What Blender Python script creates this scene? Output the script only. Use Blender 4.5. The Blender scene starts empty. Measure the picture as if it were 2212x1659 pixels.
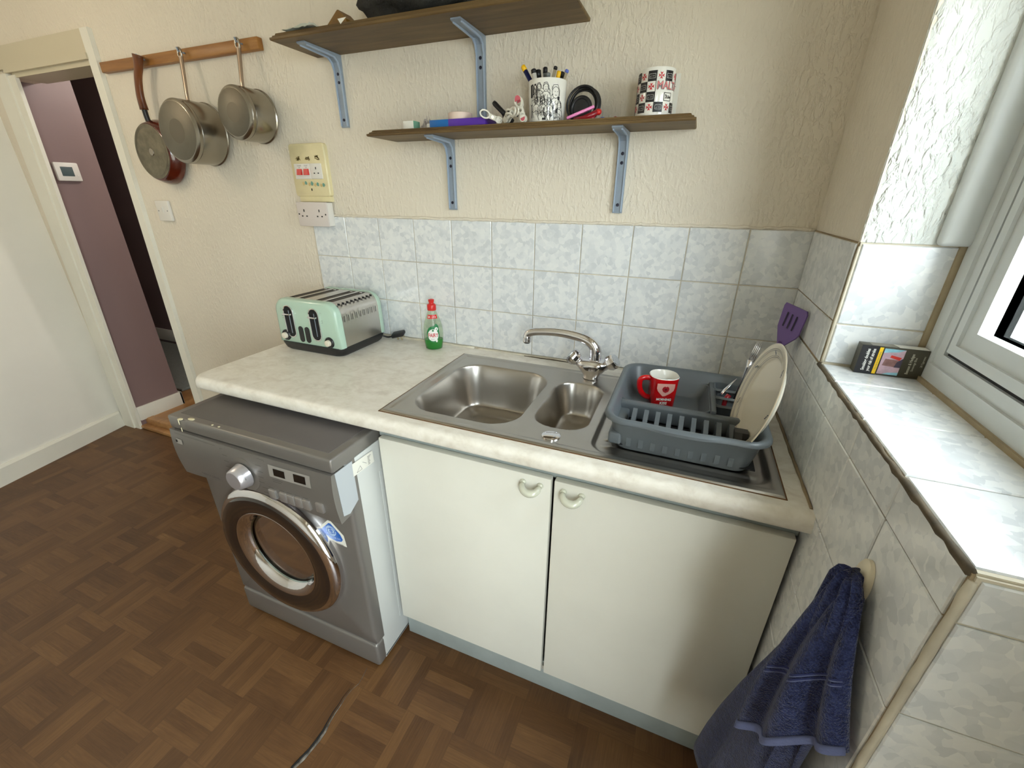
import bpy, bmesh, math, random
from mathutils import Vector, Matrix

random.seed(7)
scene = bpy.context.scene
COL = scene.collection
PI = math.pi

# ------------------------------------------------------------------ camera
RM = [(0.9275055480, 0.3737348241, 0.0074659031), (0.1580122496, -0.3738855032, -0.9139156195), (-0.3387707003, 0.8488415116, -0.4058355588)]
CAM = (-0.2919086, -1.3514847, 1.4223784)
FPX = 912.46895
cd = bpy.data.cameras.new('camera'); cam = bpy.data.objects.new('camera', cd); COL.objects.link(cam)
r_, d_, f_ = [Vector(v) for v in RM]
m4 = Matrix((( r_.x, -d_.x, -f_.x, CAM[0]), (r_.y, -d_.y, -f_.y, CAM[1]), (r_.z, -d_.z, -f_.z, CAM[2]), (0, 0, 0, 1)))
cam.matrix_world = m4
cd.sensor_fit = 'HORIZONTAL'; cd.sensor_width = 36.0; cd.lens = FPX/2212*36.0
cd.clip_start = 0.02; cd.clip_end = 100
scene.camera = cam

# ------------------------------------------------------------------ light
SKY = 14.5
w = bpy.data.worlds.new('overcast_sky'); scene.world = w; w.use_nodes = True
bg = w.node_tree.nodes['Background']
bg.inputs[0].default_value = (0.90, 0.95, 1.0, 1); bg.inputs[1].default_value = SKY
def area(name, loc, rot, sx, sy, energy, color, portal=False):
    l = bpy.data.lights.new(name, 'AREA'); l.shape = 'RECTANGLE'; l.size = sx; l.size_y = sy; l.energy = energy; l.color = color
    if portal: l.cycles.is_portal = True
    o = bpy.data.objects.new(name, l); COL.objects.link(o); o.location = loc; o.rotation_euler = rot
    return o
# portals only guide the sky light through the window and the glazed door
area('window_portal', (0.24, -0.67, 1.605), (0, PI/2, 0), 0.98, 0.64, 1, (1, 1, 1), True)
area('door_portal', (0.24, -1.95, 1.05), (0, PI/2, 0), 2.1, 1.14, 1, (1, 1, 1), True)
LAMP_W = 9.0
HALL_W = 16.0
vs = scene.view_settings
vs.view_transform = 'Standard'; vs.look = 'None'; vs.gamma = 1.0; vs.use_curve_mapping = False
vs.exposure = 0.0

# ------------------------------------------------------------------ materials
MATS = {}
class N:
    """small node-graph helper"""
    def __init__(self, name):
        self.m = bpy.data.materials.new(name); self.m.use_nodes = True
        self.t = self.m.node_tree; self.t.nodes.clear()
        self.out = self.t.nodes.new('ShaderNodeOutputMaterial')
    def node(self, kind, **kw):
        n = self.t.nodes.new(kind)
        for k, v in kw.items():
            if k.startswith('i_'):
                n.inputs[int(k[2:])].default_value = v
            else: setattr(n, k, v)
        return n
    def link(self, a, b): self.t.links.new(a, b)
    def setin(self, sock, v):
        if hasattr(v, 'is_output'): self.link(v, sock)
        else: sock.default_value = v
    def math(self, op, a, b=0.0, c=None):
        n = self.node('ShaderNodeMath', operation=op)
        self.setin(n.inputs[0], a); self.setin(n.inputs[1], b)
        if c is not None: self.setin(n.inputs[2], c)
        return n.outputs[0]
    def mix(self, f, a, b):
        n = self.node('ShaderNodeMix', data_type='RGBA')
        self.setin(n.inputs[0], f)
        self.setin(n.inputs[6], a if hasattr(a, 'is_output') else (*a[:3], 1)); self.setin(n.inputs[7], b if hasattr(b, 'is_output') else (*b[:3], 1))
        return n.outputs[2]
    def ramp(self, f, stops, interp='LINEAR'):
        n = self.node('ShaderNodeValToRGB'); n.color_ramp.interpolation = interp
        e = n.color_ramp.elements
        while len(e) < len(stops): e.new(0.5)
        for k, (p, c) in enumerate(stops): e[k].position = p; e[k].color = (*c[:3], 1)
        self.setin(n.inputs[0], f); return n.outputs[0]
    def obj(self): return self.node('ShaderNodeTexCoord').outputs['Object']
    def scale(self, v, s, loc=(0, 0, 0)):
        n = self.node('ShaderNodeMapping'); n.inputs['Scale'].default_value = s; n.inputs['Location'].default_value = loc
        self.link(v, n.inputs[0]); return n.outputs[0]
    def noise(self, v, scale=5.0, detail=3.0, rough=0.5, dist=0.0):
        n = self.node('ShaderNodeTexNoise'); n.inputs['Scale'].default_value = scale; n.inputs['Detail'].default_value = detail
        n.inputs['Roughness'].default_value = rough; n.inputs['Distortion'].default_value = dist
        self.link(v, n.inputs['Vector']); return n.outputs['Fac']
    def vor(self, v, scale=5.0, out='Distance', feature='F1'):
        n = self.node('ShaderNodeTexVoronoi', feature=feature); n.inputs['Scale'].default_value = scale
        self.link(v, n.inputs['Vector']); return n.outputs[out]
    def bump(self, h, strength=0.3, dist=0.002):
        n = self.node('ShaderNodeBump'); n.inputs['Strength'].default_value = strength; n.inputs['Distance'].default_value = dist
        self.setin(n.inputs['Height'], h); return n.outputs[0]
    def bsdf(self, col, rough=0.5, metal=0.0, normal=None, spec=0.5, coat=0.0, sheen=0.0, aniso=0.0):
        b = self.node('ShaderNodeBsdfPrincipled')
        self.setin(b.inputs['Base Color'], col if hasattr(col, 'is_output') else (*col[:3], 1))
        self.setin(b.inputs['Roughness'], rough); self.setin(b.inputs['Metallic'], metal)
        b.inputs['Specular IOR Level'].default_value = spec; b.inputs['Coat Weight'].default_value = coat
        b.inputs['Coat Roughness'].default_value = 0.05
        if sheen: b.inputs['Sheen Weight'].default_value = sheen
        if normal is not None: self.link(normal, b.inputs['Normal'])
        return b
    def done(self, b):
        self.link(b.outputs[0], self.out.inputs[0]); return self.m

def lin(r, g, b):
    f = lambda c: (c/255/12.92) if c/255 <= 0.04045 else ((c/255+0.055)/1.055)**2.4
    return (f(r), f(g), f(b))
def M(name, col, rough=0.5, metal=0.0, var=0.0, vscale=8.0, bump=0.0, bscale=60.0, spec=0.5, coat=0.0, sheen=0.0, bdist=0.001):
    if name in MATS: return MATS[name]
    n = N(name); v = n.obj(); c = col
    if var:
        f = n.noise(v, vscale, 4.0, 0.6)
        f = n.ramp(f, [(0.3, (0, 0, 0)), (0.7, (1, 1, 1))])
        c = n.mix(f, tuple(x*(1-var) for x in col), tuple(min(1, x*(1+var*0.6)) for x in col))
    nm = n.bump(n.noise(v, bscale, 3.0), bump, bdist) if bump else None
    MATS[name] = n.done(n.bsdf(c, rough, metal, nm, spec, coat, sheen)); return MATS[name]

def mat_plaster(name, col, strength=0.55, streak=True, smooth=0.0):
    n = N(name); v = n.obj()
    a = n.noise(n.scale(v, (95, 95, 42)), 1.0, 3.0, 0.55, 0.4)
    a = n.ramp(a, [(0.46, (0, 0, 0)), (0.66, (1, 1, 1))])
    b = n.noise(v, 9.0, 2.0)
    big = n.noise(v, 2.3, 2.0)
    msk = n.ramp(big, [(0.36, (0.25,)*3), (0.62, (1,)*3)])
    h = n.math('ADD', n.math('MULTIPLY', a, msk), n.math('MULTIPLY', b, 0.6))
    c = n.mix(n.ramp(n.noise(v, 1.7, 4.0), [(0.35, (0,)*3), (0.7, (1,)*3)]), col, tuple(x*0.93 for x in col))
    MATS[name] = n.done(n.bsdf(c, 0.62, 0, n.bump(h, strength, 0.0035), 0.35)); return MATS[name]

def mat_tile(name, c0, c1, c2, rough=0.12):
    n = N(name); v = n.obj()
    oi = n.node('ShaderNodeObjectInfo')
    off = n.node('ShaderNodeVectorMath', operation='ADD')
    sc = n.node('ShaderNodeVectorMath', operation='SCALE'); sc.inputs[0].default_value = (13.0, 7.0, 5.0); n.link(oi.outputs['Random'], sc.inputs['Scale'])
    n.link(v, off.inputs[0]); n.link(sc.outputs[0], off.inputs[1])
    p = off.outputs[0]
    wob = n.node('ShaderNodeTexNoise'); wob.inputs['Scale'].default_value = 60; n.link(p, wob.inputs['Vector'])
    ws = n.node('ShaderNodeVectorMath', operation='SCALE'); n.link(wob.outputs['Color'], ws.inputs[0]); ws.inputs['Scale'].default_value = 0.012
    pa = n.node('ShaderNodeVectorMath', operation='ADD'); n.link(p, pa.inputs[0]); n.link(ws.outputs[0], pa.inputs[1])
    vo = n.node('ShaderNodeTexVoronoi', feature='F1'); vo.inputs['Scale'].default_value = 75; n.link(pa.outputs[0], vo.inputs['Vector'])
    sp = n.node('ShaderNodeSeparateColor'); n.link(vo.outputs['Color'], sp.inputs[0])
    big = n.noise(p, 22.0, 2.0)
    f = n.math('ADD', n.math('MULTIPLY', sp.outputs[0], 0.5), n.math('MULTIPLY', big, 0.8))
    col = n.ramp(f, [(0.38, c0), (0.62, c1), (0.85, c2)])
    nm = n.bump(n.noise(p, 14.0, 2.0), 0.12, 0.002)
    MATS[name] = n.done(n.bsdf(col, rough, 0, nm, 0.5)); return MATS[name]

def mat_worktop():
    n = N('cream_marble_laminate'); v = n.obj()
    a = n.noise(n.scale(v, (16, 22, 22)), 1.0, 5.0, 0.65, 0.8)
    b = n.noise(n.scale(v, (60, 80, 60)), 1.0, 3.0)
    f = n.math('ADD', n.math('MULTIPLY', a, 0.8), n.math('MULTIPLY', b, 0.25))
    col = n.ramp(f, [(0.36, lin(219, 211, 198)), (0.5, lin(232, 226, 214)), (0.64, lin(240, 235, 225))])
    st = n.ramp(n.noise(v, 3.1, 5.0, 0.7), [(0.62, (0,)*3), (0.8, (1,)*3)])
    col = n.mix(n.math('MULTIPLY', st, 0.25), col, lin(170, 150, 120))
    MATS['worktop'] = n.done(n.bsdf(col, 0.34, 0, n.bump(b, 0.05, 0.001), 0.5)); return MATS['worktop']

def mat_parquet():
    n = N('printed_parquet_vinyl'); v = n.obj()
    s = n.node('ShaderNodeSeparateXYZ'); n.link(v, s.inputs[0])
    B = 0.1625
    u = n.math('DIVIDE', n.math('ADD', s.outputs[0], 0.865+B*30), B)
    w_ = n.math('DIVIDE', n.math('ADD', s.outputs[1], 0.755+B*30), B)
    iu = n.math('FLOOR', u); iv = n.math('FLOOR', w_)
    fu = n.math('FRACT', u); fv = n.math('FRACT', w_)
    ck = n.math('MODULO', n.math('ADD', iu, iv), 2.0)          # 0: fingers along x
    inv = n.math('SUBTRACT', 1.0, ck)
    along = n.math('ADD', n.math('MULTIPLY', fu, inv), n.math('MULTIPLY', fv, ck))
    across = n.math('ADD', n.math('MULTIPLY', fv, inv), n.math('MULTIPLY', fu, ck))
    k = n.math('FLOOR', n.math('MULTIPLY', across, 5.0)); fk = n.math('FRACT', n.math('MULTIPLY', across, 5.0))
    cv = n.node('ShaderNodeCombineXYZ'); n.link(n.math('ADD', iu, n.math('MULTIPLY', k, 0.13)), cv.inputs[0]); n.link(n.math('ADD', iv, n.math('MULTIPLY', k, 0.29)), cv.inputs[1]); n.link(k, cv.inputs[2])
    wn = n.node('ShaderNodeTexWhiteNoise'); n.link(cv.outputs[0], wn.inputs['Vector'])
    rnd = wn.outputs['Value']
    gv = n.node('ShaderNodeCombineXYZ')
    n.link(n.math('ADD', n.math('MULTIPLY', along, 2.2), n.math('MULTIPLY', rnd, 37.0)), gv.inputs[0])
    n.link(n.math('MULTIPLY', across, 34.0), gv.inputs[1]); n.link(n.math('MULTIPLY', rnd, 91.0), gv.inputs[2])
    g = n.noise(gv.outputs[0], 1.0, 5.0, 0.65, 0.35)
    big = n.noise(v, 5.0, 3.0)
    f = n.math('ADD', n.math('ADD', n.math('MULTIPLY', rnd, 0.36), n.math('MULTIPLY', g, 0.66)), n.math('MULTIPLY', n.math('SUBTRACT', big, 0.5), 0.5))
    col = n.ramp(f, [(0.2, lin(76, 50, 28)), (0.5, lin(96, 66, 38)), (0.78, lin(112, 80, 47)), (1.05, lin(142, 110, 70))])
    e = n.math('MINIMUM', fk, n.math('SUBTRACT', 1.0, fk))
    e2 = n.math('MINIMUM', along, n.math('SUBTRACT', 1.0, along))
    ln = n.math('MAXIMUM', n.math('LESS_THAN', e, 0.025), n.math('LESS_THAN', e2, 0.006))
    col = n.mix(n.math('MULTIPLY', ln, 0.22), col, lin(58, 40, 24))
    nm = n.bump(n.math('ADD', g, n.math('MULTIPLY', n.noise(v, 4.0), 2.0)), 0.12, 0.001)
    MATS['parquet'] = n.done(n.bsdf(col, 0.42, 0, nm, 0.4)); return MATS['parquet']

def mat_wood(name, c0, c1, c2, scale=(3, 28, 28), rough=0.5):
    n = N(name); v = n.obj()
    g = n.noise(n.scale(v, scale), 1.0, 6.0, 0.62, 0.7)
    b = n.noise(n.scale(v, (1.6, 9, 9)), 1.0, 2.0)
    f = n.math('ADD', n.math('MULTIPLY', g, 0.7), n.math('MULTIPLY', b, 0.4))
    col = n.ramp(f, [(0.36, c0), (0.55, c1), (0.75, c2)])
    MATS[name] = n.done(n.bsdf(col, rough, 0, n.bump(g, 0.25, 0.001), 0.4)); return MATS[name]

def mat_steel(name, col, rough=0.3, stain=0.0, brushed=None, scr=0.1):
    n = N(name); v = n.obj(); c = col
    if stain:
        s = n.ramp(n.noise(v, 7.0, 5.0, 0.7), [(0.45, (0,)*3), (0.72, (1,)*3)])
        c = n.mix(n.math('MULTIPLY', s, stain), col, (col[0]*0.62, col[1]*0.5, col[2]*0.38))
    r = n.math('ADD', rough, n.math('MULTIPLY', n.math('SUBTRACT', n.noise(v, 12.0, 2.0), 0.5), 0.08))
    nm = None
    if brushed: nm = n.bump(n.noise(n.scale(v, brushed), 1.0, 2.0), scr, 0.0006)
    MATS[name] = n.done(n.bsdf(c, r, 1.0, nm)); return MATS[name]

def mat_thin_glass(name, tint=(1, 1, 1), refl=1.45, rough=0.02):
    n = N(name)
    tr = n.node('ShaderNodeBsdfTransparent'); tr.inputs[0].default_value = (*tint, 1)
    gl = n.node('ShaderNodeBsdfGlossy'); gl.inputs['Roughness'].default_value = rough
    lw_ = n.node('ShaderNodeLayerWeight'); f0 = ((refl-1)/(refl+1))**2      # Schlick, the same from both faces
    fr = n.math('ADD', f0, n.math('MULTIPLY', 1-f0, n.math('POWER', lw_.outputs['Facing'], 5.0)))
    mx = n.node('ShaderNodeMixShader'); n.link(fr, mx.inputs[0]); n.link(tr.outputs[0], mx.inputs[1]); n.link(gl.outputs[0], mx.inputs[2])
    n.link(mx.outputs[0], n.out.inputs[0]); MATS[name] = n.m; return n.m

def mat_towel():
    n = N('navy_terry'); v = n.obj()
    a = n.noise(v, 420.0, 2.0, 0.6); b = n.noise(v, 90.0, 3.0)
    c = n.ramp(n.math('ADD', n.math('MULTIPLY', a, 0.6), n.math('MULTIPLY', b, 0.4)), [(0.35, lin(20, 26, 58)), (0.65, lin(56, 66, 112))])
    MATS['towel'] = n.done(n.bsdf(c, 0.95, 0, n.bump(a, 0.9, 0.004), 0.1, 0, 0.25)); return MATS['towel']

PLASTER = mat_plaster('cream_textured_plaster', lin(230, 221, 204))
PLASTER_W = mat_plaster('white_textured_plaster', lin(226, 230, 226), 0.9)
WALLW = M('white_wall_paint', lin(238, 235, 225), 0.6, var=0.04, vscale=2)
CEIL = M('ceiling_paint', lin(232, 228, 216), 0.8)
TILE = mat_tile('mottled_white_tile', lin(208, 212, 215), lin(221, 224, 226), lin(230, 232, 232))
GROUT = M('grout', lin(205, 197, 178), 0.85, var=0.35, vscale=6, bump=0.2)
GROUT_D = M('stained_grout', lin(150, 132, 104), 0.85, var=0.35, vscale=6, bump=0.2)
GLOSSW = M('white_gloss_paint', lin(232, 229, 216), 0.35, var=0.04, vscale=5, bump=0.04, bscale=12)
PURPLE = M('mauve_paint', lin(136, 114, 112), 0.45, var=0.05, vscale=2)
WORKTOP = mat_worktop(); PARQ = mat_parquet()
SHELFW = mat_wood('dark_stained_board', lin(78, 58, 32), lin(104, 82, 48), lin(128, 106, 68))
RAILW = mat_wood('orange_pine', lin(122, 78, 34), lin(152, 102, 48), lin(172, 124, 66), (4, 60, 60), 0.4)
LAMIN = mat_wood('orange_laminate', lin(146, 104, 62), lin(176, 132, 84), lin(192, 150, 102), (14, 4, 14), 0.35)
STEEL = mat_steel('stainless_sink', (0.47, 0.445, 0.41), 0.30, 0.14)
PANST = mat_steel('pan_steel', (0.34, 0.315, 0.27), 0.24, 0.15)
PANBT = mat_steel('pan_base_steel', (0.20, 0.185, 0.15), 0.5, 0.3)
CHROME = mat_steel('chrome', (0.78, 0.77, 0.80), 0.06)
BRUSH = mat_steel('brushed_steel', (0.60, 0.57, 0.53), 0.30, 0.12, (20, 20, 400), 0.12)
GREYMETAL = M('grey_painted_steel', lin(146, 158, 172), 0.4, 0.15, var=0.08, vscale=30)
WMSILV = M('silver_machine_paint', lin(132, 128, 124), 0.33, 0.5, var=0.04, vscale=4)
WMTOP = M('grey_machine_top', lin(100, 95, 93), 0.5, 0.1, var=0.05, vscale=5)
WMSIDE = M('pale_machine_side', lin(204, 206, 203), 0.4, 0.1, var=0.04, vscale=4)
CABW = M('white_cabinet_paint', lin(228, 226, 215), 0.38, var=0.035, vscale=4, bump=0.05, bscale=30)
PLINTH = M('grey_plinth_paint', lin(158, 166, 164), 0.5, var=0.1, vscale=12)
CARC = M('cabinet_carcass', lin(176, 170, 156), 0.6)
BLACK = M('black_plastic', (0.012, 0.012, 0.013), 0.38)
BLACKM = M('black_rubber', (0.02, 0.02, 0.02), 0.7)
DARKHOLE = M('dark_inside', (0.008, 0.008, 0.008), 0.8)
UPVC = M('white_upvc', lin(208, 212, 211), 0.3, var=0.03, vscale=6)
WPLAST = M('white_plastic', lin(226, 222, 214), 0.35)
CREAMPL = M('yellowed_cream_plastic', lin(226, 214, 170), 0.4, var=0.06, vscale=20)
MINT = M('mint_enamel', lin(178, 204, 186), 0.25, coat=0.4)
GREYPL = M('grey_drainer_plastic', lin(96, 103, 108), 0.36, var=0.06, vscale=14)
REDC = M('red_glaze', lin(196, 10, 16), 0.2, coat=0.5)
WHITEC = M('white_glaze', lin(236, 234, 226), 0.14, coat=0.5)
CREAMC = M('cream_glaze', lin(232, 224, 204), 0.14, coat=0.4)
PINKP = M('pink_print', lin(224, 168, 156), 0.35)
REDP = M('red_plastic', lin(205, 38, 34), 0.3)
DREDP = M('dark_red_plastic', lin(150, 26, 36), 0.3)
PURPL = M('purple_silicone', lin(112, 84, 148), 0.5)
INK = M('black_ink', (0.012, 0.011, 0.012), 0.45)
GREYINK = M('grey_ink', lin(110, 108, 110), 0.5)
WHITEINK = M('white_ink', lin(238, 238, 232), 0.5)
REDINK = M('red_ink', lin(196, 24, 40), 0.45)
GREENL = M('green_label', lin(28, 120, 66), 0.35)
GREENLIQ = M('green_liquid', lin(18, 128, 42), 0.12, coat=0.4)
CLEAR = mat_thin_glass('clear_bottle_plastic', (0.86, 0.92, 0.83), 1.4, 0.04)
GLASS = mat_thin_glass('window_glass', (0.95, 0.98, 0.97), 1.45, 0.0)
DOORGL = mat_thin_glass('machine_door_glass', (0.66, 0.74, 0.73), 1.42, 0.03)
DARKGLOSS = M('brown_black_gloss', (0.018, 0.011, 0.008), 0.07, coat=0.6)
TOWEL = mat_towel()
TOWELB = M('towel_hem', lin(92, 100, 138), 0.9, bump=0.8, bscale=300)
TOWELS = M('towel_stripe', lin(40, 48, 96), 0.9)
CARPET = M('grey_carpet', lin(138, 142, 136), 0.95, var=0.12, vscale=60, bump=0.9, bscale=260, bdist=0.004)
BROWNH = mat_wood('brown_handle', lin(74, 38, 18), lin(110, 62, 30), lin(134, 82, 44), (20, 20, 3), 0.3)
SEALC = M('dirty_silicone', lin(222, 214, 196), 0.5, var=0.3, vscale=9)
SEALT = M('tan_sealant', lin(164, 148, 118), 0.6, var=0.2, vscale=14)
MOULD = M('mouldy_grout', lin(92, 80, 62), 0.9, var=0.5, vscale=30)
CARD = M('white_card', lin(228, 226, 216), 0.6)
PAPER = M('pale_paper', lin(206, 210, 198), 0.8, var=0.1, vscale=20)
BLUEP = M('blue_print', lin(20, 104, 176), 0.4)
VIOLP = M('violet_print', lin(88, 44, 168), 0.4)
BLUEL = M('blue_sticker', lin(24, 98, 190), 0.35)
YELL = M('yellow_plastic', lin(244, 190, 20), 0.35)
NAVY = M('navy_plastic', lin(24, 32, 88), 0.35)
PINKPL = M('pink_plastic', lin(238, 140, 196), 0.35)
MIDBLUE = M('blue_plastic', lin(92, 110, 196), 0.35)
SAGE = M('sage_print', lin(120, 172, 146), 0.5)
BLACKF = M('black_fabric', (0.012, 0.012, 0.010), 0.75, var=0.4, vscale=20, bump=0.6, bscale=90, bdist=0.004)
BROWNP = M('brown_print', lin(120, 84, 26), 0.5, var=0.3, vscale=30)
CONC = M('pale_concrete', lin(196, 188, 172), 0.9, var=0.1, vscale=3)

# ------------------------------------------------------------------ geometry helpers
ORG = {}
class MB:
    def __init__(self): self.bm = bmesh.new()
    def box(self, x0, x1, y0, y1, z0, z1, bev=0.0, seg=2):
        r = bmesh.ops.create_cube(self.bm, size=1.0); vs_ = r['verts']
        for v in vs_:
            v.co = Vector(((x0+x1)/2+v.co.x*(x1-x0), (y0+y1)/2+v.co.y*(y1-y0), (z0+z1)/2+v.co.z*(z1-z0)))
        if bev:
            ed = list({e for v in vs_ for e in v.link_edges})
            bmesh.ops.bevel(self.bm, geom=ed, offset=min(bev, 0.49*min(abs(x1-x0), abs(y1-y0), abs(z1-z0))), segments=seg, profile=0.5, affect='EDGES')
        return self
    def prism(self, poly, axis, a0, a1):
        def P(p, a):
            return {'x': (a, p[0], p[1]), 'y': (p[0], a, p[1]), 'z': (p[0], p[1], a)}[axis]
        A = [self.bm.verts.new(P(p, a0)) for p in poly]; Bv = [self.bm.verts.new(P(p, a1)) for p in poly]
        n = len(poly)
        self.bm.faces.new(A); self.bm.faces.new(Bv[::-1])
        for i in range(n):
            self.bm.faces.new((A[i], Bv[i], Bv[(i+1) % n], A[(i+1) % n]))
        return self
    def rings(self, rings, closed=True, cap0=True, cap1=True):
        R_ = [[self.bm.verts.new(p) for p in r] for r in rings]
        for a, b in zip(R_, R_[1:]):
            n = len(a)
            for i in range(n if closed else n-1):
                j = (i+1) % n
                self.bm.faces.new((a[i], a[j], b[j], b[i]))
        if cap0 and closed: self.bm.faces.new(R_[0][::-1])
        if cap1 and closed: self.bm.faces.new(R_[-1])
        return self
    def tube(self, pts, rad, seg=12, cap=True, flat=1.0):
        pts = [Vector(p) for p in pts]; n = len(pts)
        rad = rad if isinstance(rad, (list, tuple)) else [rad]*n
        t0 = (pts[1]-pts[0]).normalized()
        up = Vector((0, 0, 1)) if abs(t0.z) < 0.9 else Vector((0, 1, 0))
        u = t0.cross(up).normalized()
        rs = []
        for i, p in enumerate(pts):
            t = (pts[min(i+1, n-1)]-pts[max(i-1, 0)]).normalized()
            u = (u-t*u.dot(t)).normalized(); v = t.cross(u)
            rs.append([p+(u*math.cos(a)+v*math.sin(a)*flat)*rad[i] for a in [2*PI*k/seg for k in range(seg)]])
        return self.rings(rs, True, cap, cap)
    def lathe(self, prof, o=(0, 0, 0), axis=(0, 0, 1), seg=32, cap0=True, cap1=True):
        o = Vector(o); ax = Vector(axis).normalized()
        u = ax.cross(Vector((0, 0, 1)) if abs(ax.z) < 0.9 else Vector((1, 0, 0))).normalized(); v = ax.cross(u)
        rs = [[o+ax*h+(u*math.cos(2*PI*k/seg)+v*math.sin(2*PI*k/seg))*max(r, 1e-5) for k in range(seg)] for r, h in prof]
        return self.rings(rs, True, cap0, cap1)
    def ball(self, c, r, seg=16):
        c = Vector(c); r = r if isinstance(r, (tuple, list)) else (r, r, r)
        rs = []
        for i in range(1, seg//2):
            th = PI*i/(seg//2)
            rs.append([c+Vector((r[0]*math.sin(th)*math.cos(2*PI*k/seg), r[1]*math.sin(th)*math.sin(2*PI*k/seg), -r[2]*math.cos(th))) for k in range(seg)])
        return self.rings(rs, True, True, True)
    def quad(self, *p):
        self.bm.faces.new([self.bm.verts.new(q) for q in p]); return self
    def grid(self, fn, nu, nv):
        g = [[self.bm.verts.new(fn(i/nu, j/nv)) for j in range(nv+1)] for i in range(nu+1)]
        for i in range(nu):
            for j in range(nv):
                self.bm.faces.new((g[i][j], g[i+1][j], g[i+1][j+1], g[i][j+1]))
        return self
    def xform(self, m): bmesh.ops.transform(self.bm, matrix=m, verts=self.bm.verts); return self
    def build(self, name, mat, parent=None, smooth=False, origin=None, recalc=True):
        if recalc: bmesh.ops.recalc_face_normals(self.bm, faces=self.bm.faces)
        org = ORG.get(parent, Vector((0, 0, 0))) if parent is not None else Vector(origin or (0, 0, 0))
        if org.length: bmesh.ops.translate(self.bm, vec=-org, verts=self.bm.verts)
        me = bpy.data.meshes.new(name); self.bm.to_mesh(me); self.bm.free()
        for m in (mat if isinstance(mat, (list, tuple)) else [mat]): me.materials.append(m)
        if smooth is not False:
            for p in me.polygons: p.use_smooth = True
            if smooth is not True:
                me.set_sharp_from_angle(angle=math.radians(smooth))
        o = bpy.data.objects.new(name, me); COL.objects.link(o)
        if parent is not None: o.parent = parent; ORG[o] = org
        else: o.location = org; ORG[o] = org
        return o
def tag(o, label, cat, group=None):
    o['label'] = label; o['category'] = cat
    if group: o['group'] = group
    return o
def thing(name, label, cat, loc, group=None):
    o = bpy.data.objects.new(name, None); COL.objects.link(o); o.empty_display_size = 0.02
    o.location = loc; ORG[o] = Vector(loc); return tag(o, label, cat, group)
def struct(o, label=None, cat=None):
    o['kind'] = 'structure'
    if label: o['label'] = label
    if cat: o['category'] = cat
    return o
def box(name, mat, parent, x0, x1, y0, y1, z0, z1, bev=0.0, seg=2, smooth=40, origin=None):
    return MB().box(x0, x1, y0, y1, z0, z1, bev, seg).build(name, mat, parent, smooth if bev else False, origin)
def plane_axes(o, u, v): return Vector(o), Vector(u), Vector(v)
def text_on(name, s, size, mat, parent, fn, bold=0.0, align='CENTER', sx=1.0, kern=1.0):
    """flat printed lettering: fn maps text-plane (a, b) metres to a world point"""
    c = bpy.data.curves.new(name, 'FONT'); c.body = s; c.size = size; c.align_x = align; c.align_y = 'CENTER'; c.resolution_u = 2
    c.offset = bold; c.space_character = kern
    t = bpy.data.objects.new(name, c); COL.objects.link(t)
    me = bpy.data.meshes.new_from_object(t.evaluated_get(bpy.context.evaluated_depsgraph_get()))
    COL.objects.unlink(t); bpy.data.objects.remove(t); bpy.data.curves.remove(c)
    org = ORG.get(parent, Vector((0, 0, 0)))
    for v in me.vertices: v.co = Vector(fn(v.co.x*sx, v.co.y))-org
    me.materials.clear(); me.materials.append(mat); me.name = name
    o = bpy.data.objects.new(name, me); COL.objects.link(o); o.parent = parent; ORG[o] = org
    return o
def flat(name, mat, parent, fn, poly):
    mb = MB(); mb.quad(*[fn(a, b) for a, b in poly]); return mb.build(name, mat, parent, recalc=False)
def strokes(mb, fn, paths, wd):
    for P in paths:
        for (a, b), (c, d) in zip(P, P[1:]):
            L = math.hypot(c-a, d-b) or 1e-9; nx, ny = -(d-b)/L*wd/2, (c-a)/L*wd/2
            mb.quad(fn(a+nx, b+ny), fn(c+nx, d+ny), fn(c-nx, d-ny), fn(a-nx, b-ny))
def rrect(x0, x1, y0, y1, r, n=6):
    out = []
    for cx, cy, a0 in ((x1-r, y1-r, 0), (x0+r, y1-r, 90), (x0+r, y0+r, 180), (x1-r, y0+r, 270)):
        for k in range(n+1):
            a = math.radians(a0+90*k/n); out.append((cx+r*math.cos(a), cy+r*math.sin(a)))
    return out

# ------------------------------------------------------------------ room shell
HC = 2.45
XT, XB = -3.335, -3.465            # doorway left jamb at head / floor
XRT, XRB = -2.722, -2.785          # doorway right jamb at head / floor
ZH = 1.918
wb = MB()
wb.prism([(XRB, 0), (0.3, 0), (0.3, HC), (XRT, HC), (XRT, ZH)], 'y', 0.002, 0.11)
wb.prism([(XT, ZH), (XRT, ZH), (XRT, HC), (XT, HC)], 'y', 0.002, 0.11)
wb.prism([(-4.3, 0), (-3.47, 0), (-3.47, ZH), (XT, ZH), (XT, HC), (-4.3, HC)], 'y', 0.002, 0.11)
wall_back = struct(wb.build('wall_back', PLASTER))
wr = MB()
wr.box(0.001, 0.28, -0.345, 0.002, 0, HC)
wr.box(0.001, 0.28, -0.926, -0.345, 0, 1.105)
wr.box(0.001, 0.28, -1.0, -0.345, 1.92, HC)
wr.box(0.001, 0.28, -2.53, -1.0, 2.1, HC)
wr.box(0.001, 0.28, -3.4, -2.53, 0, HC)
wr.box(0.15, 0.28, -1.37, -1.0, 0, 2.1)
wall_right = struct(wr.build('wall_right', PLASTER))
wl = MB(); wl.prism([(-3.634, 0.002), (-3.634+0.241*0.8, -0.8), (-3.634+0.241*0.8, -3.4), (-4.2, -3.4), (-4.2, 0.002)], 'z', 0, HC)
wall_left = struct(wl.build('wall_left', WALLW))
struct(MB().box(-4.2, 0.4, -3.5, -3.4, 0, HC).build('wall_rear', WALLW))
struct(MB().box(-4.2, 0.4, -3.5, 0.12, HC, HC+0.1).build('ceiling', CEIL))
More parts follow.
